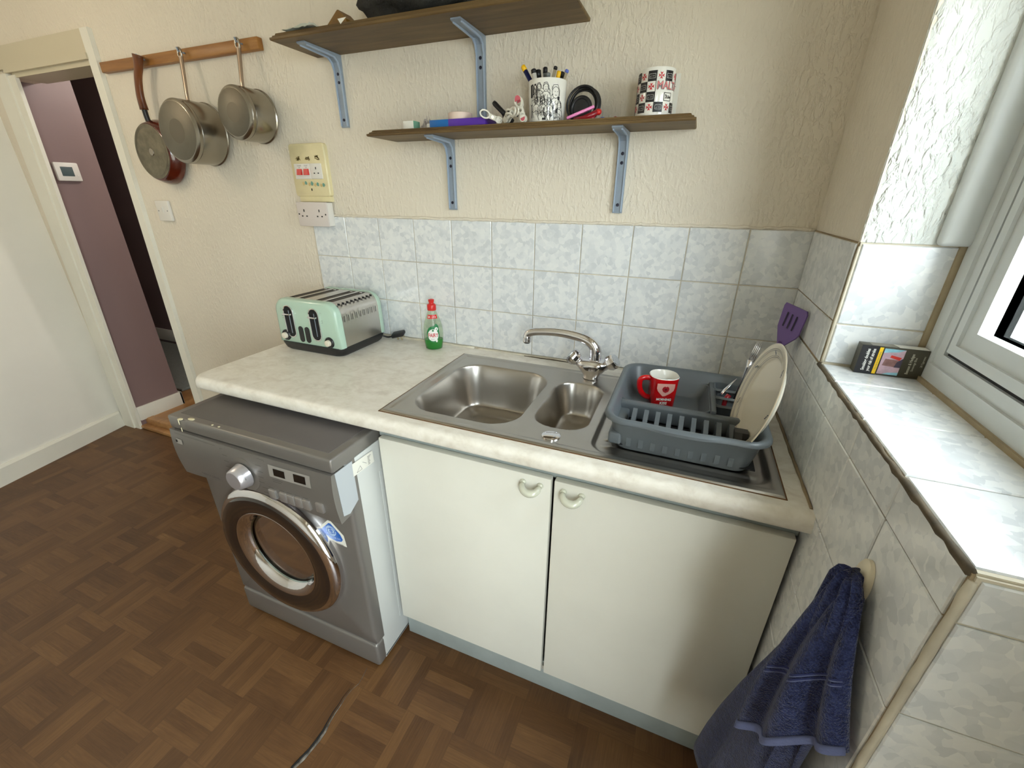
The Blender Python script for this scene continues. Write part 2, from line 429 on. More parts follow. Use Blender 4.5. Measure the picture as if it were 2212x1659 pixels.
floor = struct(MB().box(-4.2, 0.4, -3.5, 0.03, -0.05, 0).build('floor', PARQ))
# torn seam in the vinyl: edges of the two sheets with grey felt backing showing
tp = []
rr = random.Random(3)
for i in range(15):
    y = -0.70-0.024*i; k = max(0, i-4)
    tp.append((-1.056+rr.uniform(-.004, .004)+0.006*math.sin(i*.9), y, 0.0008+0.0001*min(k, 8), 0.0008+0.0007*min(k, 8)*rr.uniform(.5, 1.2)))
mb = MB(); mb.tube([(a, b, c) for a, b, c, d in tp], [d for a, b, c, d in tp], 6, True, 0.3)
mb.build('torn_seam', M('grey_felt_backing', lin(112, 106, 98), 0.9, var=0.7, vscale=70), floor, True)
mb = MB(); mb.tube([(a-.007, b, .0012) for a, b, c, d in tp[3:]], [d*.8 for a, b, c, d in tp[3:]], 6, True, 0.4)
mb.build('seam_gap', DARKHOLE, floor, True)

# --- tiles: each one a slab with a small bevel, standing proud of the grout
TILEMESH = {}
def tile_mesh(w_, h_, t=0.006, c=0.0016):
    key = (round(w_, 4), round(h_, 4), t)
    if key in TILEMESH: return TILEMESH[key]
    me = bpy.data.meshes.new('tile')
    a, b = w_/2, h_/2
    vs_ = [(x, y, 0) for x, y in ((-a, -b), (a, -b), (a, b), (-a, b))]
    vs_ += [(x, y, t-c) for x, y in ((-a, -b), (a, -b), (a, b), (-a, b))]
    a -= c; b -= c
    vs_ += [(x, y, t) for x, y in ((-a, -b), (a, -b), (a, b), (-a, b))]
    fs = [(8, 9, 10, 11)]+[(i, (i+1) % 4, 4+(i+1) % 4, 4+i) for i in range(4)]+[(4+i, 4+(i+1) % 4, 8+(i+1) % 4, 8+i) for i in range(4)]
    me.from_pydata(vs_, [], fs); me.materials.append(TILE); TILEMESH[key] = me; return me
def tiles(parent, o, u, v, n, us, vs_, gap=0.0026, skip=()):
    """tile field: plane origin o, unit axes u, v, normal n, joints at us / vs_"""
    o, u, v, n = Vector(o), Vector(u), Vector(v), Vector(n)
    rg = random.Random(len(us)*31+len(vs_))
    for i in range(len(us)-1):
        for j in range(len(vs_)-1):
            if (i, j) in skip: continue
            a0, a1, b0, b1 = us[i]+gap/2, us[i+1]-gap/2, vs_[j]+gap/2, vs_[j+1]-gap/2
            ob = bpy.data.objects.new('tile', tile_mesh(a1-a0, b1-b0)); COL.objects.link(ob)
            p = o+u*((a0+a1)/2)+v*((b0+b1)/2)+n*rg.uniform(-0.0004, 0.0004)
            tl = Matrix.Rotation(rg.uniform(-.003, .003), 4, 'X') @ Matrix.Rotation(rg.uniform(-.003, .003), 4, 'Y')
            m = Matrix(((u.x, v.x, n.x, p.x), (u.y, v.y, n.y, p.y), (u.z, v.z, n.z, p.z), (0, 0, 0, 1))) @ tl
            ob.parent = parent; ob.matrix_local = m
PT = 0.152
xs = [-1.677]+[-0.148-(10-i)*PT for i in range(1, 11)]+[-0.001]
zs = [0.905, 1.048, 1.2, 1.348]
tiles(wall_back, (0, 0.002, 0), (1, 0, 0), (0, 0, 1), (0, -1, 0), xs, zs)
MB().box(-1.679, -0.001, -0.0015, 0.002, 0.88, 1.3495).build('grout', GROUT, wall_back)
mb = MB()                                            # worn plaster lip over the top row
rg = random.Random(11)
P = [(-1.68+i*0.014, -0.001, 1.3505+rg.uniform(-.0015, .002)) for i in range(121)]
mb.tube(P, [0.003+rg.uniform(0, .0025) for _ in P], 6); mb.build('plaster_lip', PLASTER, wall_back, True)
# right wall: y joints measured along the wall, rows continue from the splashback
ys = [0.0, 0.169, 0.321, 0.345]
tiles(wall_right, (0.001, -0.008, 0), (0, -1, 0), (0, 0, 1), (-1, 0, 0), [0.0, 0.161, 0.313, 0.337], [1.111, 1.2, 1.348])
YJ = [0.0, 0.161, 0.313, 0.465, 0.617, 0.769, 0.917]
tiles(wall_right, (0.001, -0.008, 0), (0, -1, 0), (0, 0, 1), (-1, 0, 0), YJ, [0.896, 1.048, 1.108])
tiles(wall_right, (0.001, -0.008, 0), (0, -1, 0), (0, 0, 1), (-1, 0, 0), YJ, [0.0, 0.136, 0.288, 0.44, 0.592, 0.744, 0.896])
MB().box(-0.0022, 0.001, -0.345, -0.0, 0.0, 1.3495).build('grout', GROUT_D, wall_right)
MB().box(-0.0022, 0.001, -0.927, -0.345, 0.0, 1.107).build('grout', GROUT_D, wall_right)
# end face of the low wall (faces the room)
tiles(wall_right, (0.004, -0.926, 0), (1, 0, 0), (0, 0, 1), (0, -1, 0), [0.0, 0.150, 0.27], [0.0, 0.144, 0.296, 0.448, 0.60, 0.752, 0.903, 1.048, 1.104])
MB().box(0.001, 0.28, -0.9292, -0.926, 0.0, 1.106).build('grout', GROUT, wall_right)
# window reveal tiles and sill tiles
tiles(wall_right, (0.003, -0.345, 0), (1, 0, 0), (0, 0, 1), (0, -1, 0), [0.0, 0.146], [1.113, 1.195, 1.348])
MB().box(0.001, 0.153, -0.3485, -0.345, 1.105, 1.3495).build('grout', GROUT, wall_right)
tiles(wall_right, (0.0, -0.352, 1.105), (1, 0, 0), (0, -1, 0), (0, 0, 1), [0.0, 0.158], [0.0, 0.098, 0.258, 0.416, 0.570])
MB().box(0.001, 0.17, -0.926, -0.345, 1.105, 1.1085).build('grout', GROUT, wall_right)
rg = random.Random(5)
P = [(-0.003, -0.346-i*0.0145, 1.1068+rg.uniform(-.001, .001)) for i in range(41)]
mb = MB(); mb.tube(P, [0.0042+rg.uniform(-.001, .0012) for _ in P], 6); mb.build('edge_grout', MOULD, wall_right, True)
P = [(0.0, -0.9285, 1.10-i*0.02) for i in range(55)]
mb = MB(); mb.tube(P, [0.0045+rg.uniform(-.0008, .001) for _ in P], 6); mb.build('edge_grout', GROUT, wall_right, True)
P = [(0.001, -0.3475, 1.112+i*0.01) for i in range(24)]
mb = MB(); mb.tube(P, [0.0026+rg.uniform(-.0005, .0006) for _ in P], 6); mb.build('edge_grout', GROUT, wall_right, True)
# white rough plaster on the reveal above the tiles
def rev(u, v):
    x = 0.0015+0.116*u; z = 1.350+0.568*v
    e = 0.006*math.exp(-((u)/0.05)**2)
    return (x-0.002*math.exp(-(u/.04)**2), -0.3485+e-0.0016*math.sin(37*u+19*v)*math.sin(53*v*3+11*u), z)
mb = MB(); mb.grid(rev, 14, 60); mb.build('reveal_plaster', PLASTER_W, wall_right, True)
box('reveal_trim', UPVC, wall_right, 0.108, 0.156, -0.366, -0.344, 1.349, 1.92, 0.008, 3)

# --- window above the sill
def frame_rect(mb, x0, x1, y0, y1, z0, z1, wd, bev=0.004):
    """four mitred bars around an opening in the y-z plane"""
    for a, b, c, d in (((y0, z0), (y1, z0), (y1-wd, z0+wd), (y0+wd, z0+wd)), ((y1, z0), (y1, z1), (y1-wd, z1-wd), (y1-wd, z0+wd)),
                       ((y1, z1), (y0, z1), (y0+wd, z1-wd), (y1-wd, z1-wd)), ((y0, z1), (y0, z0), (y0+wd, z0+wd), (y0+wd, z1-wd))):
        mb.prism([a, b, c, d], 'x', x0, x1)
win = bpy.data.objects.new('window_1', None); COL.objects.link(win); win.location = (0.16, -0.64, 1.11); ORG[win] = Vector(win.location); struct(win)
Z0, Z1 = 1.113, 1.918
Y0, Y1 = -0.998, -0.352
mb = MB(); frame_rect(mb, 0.156, 0.225, Y0, Y1, Z0, Z1, 0.058); mb.build('outer_frame', UPVC, win)
mb = MB(); frame_rect(mb, 0.1505, 0.157, Y0+.006, Y1-.006, Z0+.006, Z1-.006, 0.030); mb.build('frame_rib', UPVC, win)
for ya_, yb_2 in ((Y0+.058, Y1-.058),):
    mb = MB(); frame_rect(mb, 0.162, 0.2, ya_, yb_2, Z0+.058, Z1-.058, 0.007); mb.build('gasket', BLACKM, win)
    ss = MB(); frame_rect(ss, 0.160, 0.215, ya_+.006, yb_2-.006, Z0+.064, Z1-.064, 0.048); ss = ss.build('sash', UPVC, win)
    mb = MB(); frame_rect(mb, 0.1545, 0.161, ya_+.008, yb_2-.008, Z0+.066, Z1-.066, 0.017); mb.build('sash_rib', UPVC, ss)
    mb = MB(); frame_rect(mb, 0.170, 0.2, ya_+.040, yb_2-.040, Z0+.098, Z1-.098, 0.010); mb.build('glazing_bead', UPVC, ss)
    mb = MB(); frame_rect(mb, 0.180, 0.2, ya_+.050, yb_2-.050, Z0+.108, Z1-.108, 0.004); mb.build('glass_gasket', BLACKM, ss)
    box('pane', GLASS, ss, 0.186, 0.190, ya_+.053, yb_2-.053, Z0+.111, Z1-.111)
mb = MB()
mb.prism([(-.926, Z0-.006), (Y1+.006, Z0-.006), (Y1+.006, Z0+.006), (-.926, Z0+.006)], 'x', 0.146, 0.157)
mb.prism([(Y1-.004, Z0), (Y1+.007, Z0), (Y1+.007, 1.35), (Y1-.004, 1.35)], 'x', 0.142, 0.157)
mb.build('sealant', SEALT, win)
struct(MB().box(0.156, 0.28, -1.0, -0.93, 0, 1.112).build('wall_below_window', PLASTER_W))
# --- unseen glazed back door along the same wall, placed for its light
door = bpy.data.objects.new('door_1', None); COL.objects.link(door); door.location = (0.18, -1.95, 0); ORG[door] = Vector(door.location); struct(door)
mb = MB(); frame_rect(mb, 0.156, 0.225, -2.528, -1.372, 0.002, 2.098, 0.04); mb.build('outer_frame', UPVC, door)
mb = MB(); frame_rect(mb, 0.162, 0.215, -2.486, -1.414, 0.044, 2.056, 0.07); mb.build('leaf', UPVC, door)
box('pane', GLASS, door, 0.186, 0.190, -2.418, -1.482, 0.112, 1.988)
# --- ground and garden wall outside
struct(MB().box(-8, 8.0, -12, -3.5, -0.2, -0.1)\
    .box(0.28, 8.0, -3.5, 8, -0.2, -0.1).build('ground_outside', CONC))
struct(MB().box(4.2, 4.4, -8, 5, -0.1, 0.6).build('wall_outside', M('pale_render', lin(206, 198, 180), 0.9, var=0.08, vscale=3)))

# --- doorway trims
def bar(mb, xa0, xa1, xb0, xb1, za, zb, y0, y1):
    """strip leaning with the jamb: x range xa at height za, xb at height zb"""
    mb.prism([(xa0, za), (xa1, za), (xb1, zb), (xb0, zb)], 'y', y0, y1); return mb
zt = 2.033
fr = (ZH-0)/(ZH)
mb = MB(); bar(mb, XRB-.004, XRB+.050, XRT-.006, XRT+.044, 0, zt, -0.016, 0.003); mb.prism([(XRB-.004, 0), (XRB+.012, 0), (XRT+.008, ZH), (XRT-.006, ZH)], 'y', 0.0, 0.112)
struct(mb.build('trim_1', GLOSSW))
TRIMC = M('cream_gloss_paint', lin(206, 196, 170), 0.4)
mb = MB()
mb.prism([(XT-.16, ZH+.03), (XRT-.006, ZH+.03), (XRT-.006, zt), (XT-.16, zt)], 'y', -0.014, 0.003)
mb.prism([(XT-.05, ZH+.012), (XRT-.006, ZH+.012), (XRT-.006, ZH+.034), (XT-.05, ZH+.034)], 'y', -0.022, 0.003)
mb.prism([(XT-.02, ZH-.006), (XRT-.006, ZH-.006), (XRT-.006, ZH+.014), (XT-.02, ZH+.014)], 'y', -0.008, 0.112)
struct(mb.build('trim_2', TRIMC))
mb = MB()
bar(mb, XB-.150, XB-.048, XT-.165, XT-.052, 0, ZH+.012, -0.020, 0.003)
bar(mb, XB-.050, XB+.002, XT-.054, XT+.002, 0, ZH+.004, -0.012, 0.003)
struct(mb.build('trim_3', GLOSSW))
sk = 0.241
def lw(y): return -3.634-sk*max(y, -0.8)
mb = MB(); mb.rings([[(lw(y)+.016 if k in (1, 2) else (lw(y)-.002 if k in (0, 4) else lw(y)+.008), y, (0, 0, .095, .108, .108)[k]) for k in range(5)] for y in (-0.02, -0.8, -3.38)])
struct(mb.build('baseboard_left', GLOSSW, None))
# --- hallway beyond the doorway, one low step up
HF = 0.058
struct(MB().box(-3.60, -3.465, 0.004, 0.268, 0, HC).build('wall_hall_left', PURPLE))
struct(MB().box(-9.5, 0.3, 1.10, 1.20, 0, HC).build('wall_hall_far', PURPLE))
struct(MB().box(-2.2, -2.1, 0.11, 1.10, 0, HC).build('wall_hall_right', PURPLE))
struct(MB().box(-9.6, -9.5, 0.1, 1.20, 0, HC).build('wall_hall_end', PURPLE))
struct(MB().box(-9.5, -4.3, 0.002, 0.12, 0, HC).build('wall_hall_near', PURPLE))
struct(MB().box(-9.6, 0.3, 0.11, 1.20, HC, HC+.1).build('ceiling_hall', CEIL))
struct(MB().box(-9.6, 0.3, 0.075, 1.20, -0.05, HF).build('floor_hall', LAMIN))
mb = MB(); mb.box(-3.465, -3.450, 0.004, 0.283, HF-.001, HF+.092, .003); mb.box(-3.60, -3.450, 0.268, 0.283, HF-.001, HF+.092, .003); struct(mb.build('baseboard_hall_left', GLOSSW, None, 40))
struct(box('baseboard_hall_far', GLOSSW, None, -9.4, -2.2, 1.085, 1.10, HF+.035, HF+.15, .004))
struct(box('trim_4', LAMIN, None, XB-.01, XRB+.01, -0.004, 0.040, 0, 0.022, .005))
struct(box('trim_5', LAMIN, None, XB-.01, XRB+.01, 0.034, 0.080, 0, HF+.004, .006))
hr = MB(); hr.box(-7.5, -3.665, 0.40, 1.08, HF, HF+.022, .006); tag(hr.build('carpet_runner', CARPET, None, 40, (-5, .8, HF)), 'grey thick-edged carpet laid on the hallway floor', 'carpet')
# pendant lamps; the hallway one is unseen, added to light the hall
def lamp(name, label, loc, watts, r, col):
    t = thing(name, label, 'lamp', loc)
    x, y, z = loc
    MB().lathe([(.045, 0), (.045, -.012), (.02, -.022)], loc, (0, 0, 1), 20).build('ceiling_rose', WPLAST, t, 40)
    MB().tube([(x, y, z-.02), (x, y, z-.16)], .004, 8).build('flex', WPLAST, t, True)
    MB().lathe([(.018, -.15), (.02, -.19)], loc, (0, 0, 1), 16).build('bulb_holder', WPLAST, t, 40)
    e = N(name+'_glow'); em = e.node('ShaderNodeEmission'); em.inputs[0].default_value = (1, .78, .5, 1); em.inputs[1].default_value = 6; e.link(em.outputs[0], e.out.inputs[0])
    MB().ball((x, y, z-.225), r, 16).build('bulb', e.m, t, True)
    l = bpy.data.lights.new(name, 'POINT'); l.energy = watts; l.color = col; l.shadow_soft_size = .06
    o = bpy.data.objects.new(name+'_light', l); COL.objects.link(o); o.location = (x, y, z-.30)
lamp('hall_fill_lamp', 'unseen pendant bulb added to light the hallway', (-2.72, .62, HC), HALL_W, .03, (1, .95, .88))
lamp('kitchen_lamp', 'pendant bulb hanging from the kitchen ceiling', (-2.75, -1.05, HC), LAMP_W, .035, (1, .84, .64))
# --- thermostat on the hallway wall
t = thing('thermostat', 'white wall thermostat with grey screen on mauve hallway wall', 'thermostat', (-3.465, .11, 1.52))
box('body', WPLAST, t, -3.465, -3.445, .056, .160, 1.480, 1.570, .006)
box('screen', M('grey_screen', lin(84, 98, 100), 0.2), t, -3.4455, -3.4435, .078, .130, 1.504, 1.549, .002)
box('button', WPLAST, t, -3.4455, -3.443, .140, .150, 1.502, 1.512, .002)

# ------------------------------------------------------------------ worktop
WT = thing('worktop', 'cream marble-effect laminate worktop with rounded front edge', 'worktop', (-0.84, -0.3, 0.862))
mb = MB()
XL, XR, YF = -1.676, -0.004, -0.600
hx0, hx1, hy0, hy1 = -0.965, -0.068, -0.540, -0.095     # sink cut-out
prof = [(hy0, 0.900)]
for k in range(7):
    a = PI/2*k/6; prof.append((YF+.020-.020*math.sin(a), .880+.020*math.cos(a)))
for k in range(4):
    a = PI/2*k/3; prof.append((YF+.008-.008*math.cos(a), .870-.008*math.sin(a)))
prof.append((hy0, .862))
# front strip, rounded at its left corner
N_ = 8
rings_ = []
for k in range(N_+1):
    a = PI/2*k/N_; xx = XL+.035*(1-math.sin(a)) if False else XL+.028*(1-math.cos(a)); sh = .028*(1-math.sin(a))
    rings_.append([(xx, min(y+sh, hy0) if y < hy0-.001 else y, z) for y, z in prof])
rings_.append([(XR, y, z) for y, z in prof])
mb.rings(rings_)
mb.box(XL, hx0, hy0, -.002, .862, .900)
mb.box(hx1, XR, hy0, -.002, .862, .900)
mb.box(hx0, hx1, hy1, -.002, .862, .900)
mb.build('slab', WORKTOP, WT, 35)
rg = random.Random(2)
P = [(-1.672+i*.03, -.007, .9015+rg.uniform(-.001, .001)) for i in range(24)]
mb = MB(); mb.tube(P, [.0045+rg.uniform(-.001, .0012) for _ in P], 6); mb.build('sealant_bead', SEALC, WT, True)
P = [(-.975+i*.03, -.006, .9005+rg.uniform(-.001, .001)) for i in range(32)]
mb = MB(); mb.tube(P, [.003+rg.uniform(-.001, .0012) for _ in P], 6); mb.build('sealant_bead', SEALC, WT, True)
P = [(-.008, -.02-i*.029, .9005+rg.uniform(-.001, .001)) for i in range(20)]
mb = MB(); mb.tube(P, [.0035+rg.uniform(-.001, .0012) for _ in P], 6); mb.build('sealant_bead', GROUT_D, WT, True)
mb = MB(); P = [(-.60-i*.012, -.014+rg.uniform(-.001, .001), .9012) for i in range(16)]
mb.tube(P, [.0006+.0012*math.sin(PI*i/15)+rg.uniform(0, .0008) for i in range(16)], 5); mb.build('cracked_sealant', MOULD, WT, True)

# ------------------------------------------------------------------ base cabinet
CB = thing('base_cabinet', 'white two-door sink base cabinet with grey plinth', 'cabinet', (-.5, -.3, 0))
mb = MB()
mb.box(-.998, -.980, -.545, -.01, .10, .861); mb.box(-.024, -.008, -.545, -.01, .10, .861)
mb.box(-.998, -.008, -.545, -.01, .10, .118); mb.box(-.998, -.008, -.020, -.004, .118, .861)
mb.build('carcass', CARC, CB)
box('top_rail', PLINTH, CB, -.998, -.008, -.556, -.545, .822, .861)
box('plinth', PLINTH, CB, -1.004, -.008, -.536, -.520, .0, .125, .002)
def cab_door(x0, x1):
    d = MB()
    d.box(x0, x1, -.577, -.557, .138, .828, .0025, 2)
    d = d.build('door', CABW, CB, 40)
    return d
def bean(door, xc, zc, mirror):
    mb = MB(); rs = []
    for i in range(15):
        t = i/14; a = PI*(1.04+.92*t)
        px = xc+.0215*math.cos(a); pz = zc+.008+.0125*math.sin(a); py = -.577-.004-.020*math.sin(PI*t)**.7
        rad = .0052+.0042*math.sin(PI*t)**.5
        rs.append((px, py, pz, rad))
    mb.tube([(a, b, c) for a, b, c, d in rs], [d for a, b, c, d in rs], 12)
    mb.ball((rs[0][0], -.578, rs[0][2]+.001), (.008, .006, .008)); mb.ball((rs[-1][0], -.578, rs[-1][2]+.001), (.008, .006, .008))
    h = mb.build('handle', M('ivory_ceramic', lin(206, 206, 188), .18, coat=.5), door, True); h['label'] = 'ivory bean-shaped handle'
dl = cab_door(-.987, -.5025); dr = cab_door(-.4945, -.014)
bean(dl, -.549, .797, 1); bean(dr, -.450, .797, -1)

# ------------------------------------------------------------------ sink
SK = thing('kitchen_sink', 'stainless one-and-a-half bowl inset sink with drainboard', 'sink', (-.5165, -.318, .90))
SX0, SX1, SY0, SY1 = -.988, -.045, -.560, -.076
def sd_rr(x, y, x0, x1, y0, y1, r):
    cx, cy = (x0+x1)/2, (y0+y1)/2; qx = abs(x-cx)-(x1-x0)/2+r; qy = abs(y-cy)-(y1-y0)/2+r
    return math.hypot(max(qx, 0), max(qy, 0))+min(max(qx, qy), 0)-r
def sstep(a, b, x):
    t = min(1, max(0, (x-a)/(b-a))); return t*t*(3-2*t)
def bowl(x, y, x0, x1, y0, y1, r, D, wall):
    d = -sd_rr(x, y, x0, x1, y0, y1, r)
    if d <= 0: return 0
    lip = .004*sstep(0, .006, d)
    if d < wall: t = d/wall; z = D*(1-(1-t)**1.0)*.9 if False else D*.86*min(1, t*1.0)
    else: z = D*.86
    z = D*sstep(-.002, wall, d)*.86+D*.14*sstep(wall*.6, wall*2.2, d)
    return lip+z
def sink_z(x, y):
    e = min(x-SX0, SX1-x, y-SY0, SY1-y)
    z = .9005+.0035*sstep(0, .006, e)-.003*sstep(.016, .026, e)*0.9
    z -= bowl(x, y, -.942, -.628, -.514, -.152, .085, .150, .034)
    z -= bowl(x, y, -.600, -.456, -.466, -.176, .058, .105, .028)
    d = -sd_rr(x, y, -.435, -.064, -.535, -.098, .045)
    if d > 0:
        z -= .006*sstep(0, .012, d)
        if d > .02: z += .0028*max(0, math.cos((y+.535)/.036*2*PI))**.7*sstep(.02, .04, d)
    return z
def axis_pts(a, b, step, dense):
    out = []; x = a
    while x < b-1e-6:
        out.append(x)
        s = step
        for c0, c1 in dense:
            if c0 <= x <= c1: s = step*.5
        x += s
    return out+[b]
gx = axis_pts(SX0, SX1, .004, [(-.948, -.90), (-.67, -.555), (-.50, -.45), (-1.0, -.96)])
gy = axis_pts(SY0, SY1, .004, [(-.57, -.43), (-.22, -.07)])
mb = MB(); bm = mb.bm
G = [[bm.verts.new((x, y, sink_z(x, y))) for y in gy] for x in gx]
for i in range(len(gx)-1):
    for j in range(len(gy)-1): bm.faces.new((G[i][j], G[i+1][j], G[i+1][j+1], G[i][j+1]))
mb.build('basin', STEEL, SK, True)
mb = MB(); 
for a, b, c, d in ((SX0-.001, SX1+.001, SY0-.001, SY0+.0015), (SX0-.001, SX1+.001, SY1-.0015, SY1+.001), (SX0-.001, SX0+.0015, SY0, SY1), (SX1-.0015, SX1+.001, SY0, SY1)):
    mb.box(a, b, c, d, .8990, .9012)
mb.build('rusty_edge', M('rust_line', lin(120, 84, 48), .6, .3, var=.5, vscale=20), SK)
def waste(x, y, z):
    w_ = MB(); w_.lathe([(.036, .0), (.036, .002), (.028, .0015), (.024, -.003), (.004, -.0035)], (x, y, z), (0, 0, 1), 28); w_ = w_.build('waste', CHROME, SK, True)
    p = MB(); p.lathe([(.022, -.003), (.022, -.0022)], (x, y, z), (0, 0, 1), 24); p.build('strainer', DARKHOLE, w_)
waste(-.785, -.315, .9045-.150-.004); waste(-.528, -.32, .9045-.105-.004)
MB().lathe([(.0225, .0), (.0225, .003), (.019, .0052), (.001, .0056)], (-.527, -.508, .9005), (0, 0, 1), 28).build('hole_cover', CHROME, SK, 40)
# ------------------------------------------------------------------ mixer tap
TP = thing('mixer_tap', 'chrome two-knob mixer tap with curved spout', 'tap', (-.515, -.118, .902))
tx, ty = -.515, -.118
mb = MB()
rs = []
for h, rx, ry in ((.0, .027, .025), (.004, .027, .025), (.010, .025, .024), (.026, .038, .030), (.042, .050, .034), (.052, .051, .033), (.060, .040, .028), (.063, .022, .020)):
    rs.append([(tx+rx*math.copysign(abs(math.cos(a))**.8, math.cos(a)), ty+ry*math.copysign(abs(math.sin(a))**.8, math.sin(a)), .902+h) for a in [2*PI*k/24 for k in range(24)]])
mb.rings(rs); mb.build('body', CHROME, TP, True)
sp = [(tx+.006, ty, .962), (tx+.007, ty, .985), (tx+.002, ty, 1.003), (tx-.014, ty, 1.018), (tx-.040, ty, 1.028), (tx-.08, ty, 1.0345), (tx-.125, ty, 1.036), (tx-.17, ty, 1.032), (tx-.20, ty, 1.027), (tx-.214, ty, 1.019), (tx-.218, ty, 1.007), (tx-.218, ty, .992)]
def smooth_path(p, n=4):
    p = [Vector(a) for a in p]; out = []
    for i in range(len(p)-1):
        a, b, c, d = p[max(i-1, 0)], p[i], p[i+1], p[min(i+2, len(p)-1)]
        for k in range(n):
            t = k/n
            out.append(.5*((2*b)+(c-a)*t+(2*a-5*b+4*c-d)*t*t+(3*b-a-3*c+d)*t*t*t))
    return out+[p[-1]]
sp = smooth_path(sp); n_ = len(sp)
MB().tube(sp, [.0195-.0065*min(1, 1.6*i/(n_-1))+(0.001 if i > n_-7 else 0) for i in range(n_)], 18).build('spout', CHROME, TP, True)
MB().lathe([(.0095, 0), (.0095, -.004), (.006, -.004)], sp[-1], (0, 0, 1), 16).build('aerator', DARKHOLE, TP)
def knob(sx):
    dx = Vector((sx*.74, -.12, .62)).normalized(); b = Vector((tx+sx*.036, ty, .944))
    MB().lathe([(.014, 0), (.014, .010), (.019, .014), (.0245, .024), (.0245, .040), (.022, .045), (.018, .046)], b, dx, 10).build('knob', CHROME, TP, 30)
    MB().lathe([(.0178, .0461), (.0178, .0468), (.001, .0472)], b, dx, 20).build('knob_cap', mat_steel('tap_cap_%d' % (sx > 0), (.62, .64, .67), .25), TP, 40)
knob(-1); knob(1)

# ------------------------------------------------------------------ washing machine
WM = thing('washing_machine', 'silver front-loading washing machine jutting out under the worktop', 'washing machine', (-1.315, -.4, 0))
x0, x1 = -1.615, -1.016
yb, yf = -.10, -.680
mb = MB()                                     # open-fronted steel casing
mb.box(x0, x0+.006, yf+.030, yb, .012, .796); mb.box(x1-.006, x1, yf+.030, yb, .012, .796, .002)
mb.box(x0, x1, yb-.006, yb, .012, .796); mb.box(x0, x1, yf+.030, yb, .012, .020)
mb.build('cabinet', WMSIDE, WM, 40)
box('side_panel_crease', WMSIDE, WM, x1-.001, x1+.0015, -.560, -.30, .10, .70, .0012)
# front panel with rounded side edges
dcx, dcz = -1.326, .405
def rect_at(ang, ax0, ax1, az0, az1):
    c_, s_ = math.cos(ang), math.sin(ang); ts = []
    if c_ > 1e-9: ts.append((ax1-dcx)/c_)
    if c_ < -1e-9: ts.append((ax0-dcx)/c_)
    if s_ > 1e-9: ts.append((az1-dcz)/s_)
    if s_ < -1e-9: ts.append((az0-dcz)/s_)
    t_ = min(ts); return (dcx+t_*c_, dcz+t_*s_)
fx0, fx1, fz0, fz1 = x0-.002, x1+.001, .112, .800
angs = sorted([2*PI*k/80 for k in range(80)]+[math.atan2(z-dcz, x-dcx) % (2*PI) for x in (fx0, fx1) for z in (fz0, fz1)])
def rr_(ins, y): return [(p[0], y, p[1]) for p in [rect_at(a_, fx0+ins, fx1-ins, fz0+ins, fz1-ins) for a_ in angs]]
def ci_(r, y): return [(dcx+r*math.cos(a_), y, dcz+r*math.sin(a_)) for a_ in angs]
mb = MB(); mb.rings([rr_(0, yf+.036), rr_(0, yf+.008), rr_(.004, yf), rr_(.012, yf-.004), ci_(.20, yf-.004), ci_(.196, yf+.002), ci_(.19, yf+.05)], True, False, False)
mb.build('front_panel', WMSILV, WM, 40)
mb = MB(); mb.box(x0-.002, x1+.001, yf-.004, yf+.036, .008, .108, .010, 3); mb.build('kick_plate', WMSILV, WM, 40)
for fx in (x0+.05, x1-.05):
    for fy in (-.60, -.16): MB().lathe([(.02, 0), (.02, .012), (.008, .014)], (fx, fy, 0), (0, 0, 1), 14).build('foot', BLACKM, WM)
# lid
mb = MB(); mb.box(x0-.003, x1+.003, -.722, yb, .797, .838, .006, 3); lid = mb.build('lid', WMSILV, WM, 40)
box('lid_panel', WMTOP, lid, x0+.022, x1-.022, -.698, yb-.01, .836, .8392, .001)
# cream paint drips on the lid's front corner
for (a, b, c, r0, r1) in ((-1.555, -.7235, .838, .016, .004), (-1.525, -.712, .8388, .022, .004), (-1.438, -.712, .8388, .006, .002), (-1.412, -.712, .8388, .006, .002), (-1.567, -.7235, .825, .0025, .010), (-1.565, -.7235, .80, .002, .010)):
    MB().ball((a, b, c), (r0*.6, .0012, r1) if c < .836 else (r0*.6, r1*1.6, .0012), 10).build('paint_drip', M('cream_paint_drip', lin(226, 216, 180), .5), lid, True)
# control panel: bowed front, taller at the left
def cp(x, t):
    u = (x-x0)/(x1-x0)
    zb = .652+.010*math.cos((u-.5)*PI*2)+(.018*math.exp(-((u-.55)/.2)**2))*0
    z = .796-(.796-zb)*t
    return (x, -.716-.016*math.sin(PI*(.25+.6*t))-.004*math.sin(PI*u), z)
mb = MB()
nx, nt = 24, 10; rs = []
for i in range(nx+1):
    x = x0-.002+(x1-x0+.004)*i/nx
    ring = [cp(x, j/nt) for j in range(nt+1)]
    ring += [(x, yf-.001, ring[-1][2]+.004), (x, yf-.001, .796)]
    rs.append(ring)
mb.rings(rs); CPN = mb.build('control_panel', WMSILV, WM, 35)
def cpf(a, z, off=.0008):
    t = (.796-z)/(.796-.652); p = cp(a, max(0, min(1, t))); return (p[0], p[1]-off, z)
CPL = M('panel_print', lin(96, 92, 90), .5)
# side cheek of the control panel (pale, to the rear)
mb = MB(); mb.prism([(-.70, .795), (-.655, .795), (-.655, .672), (-.690, .652), (-.712, .660), (-.716, .795)], 'x', x1-.002, x1+.003); mb.build('panel_cheek', M('cheek_grey', lin(186, 192, 198), .35, .2), CPN)
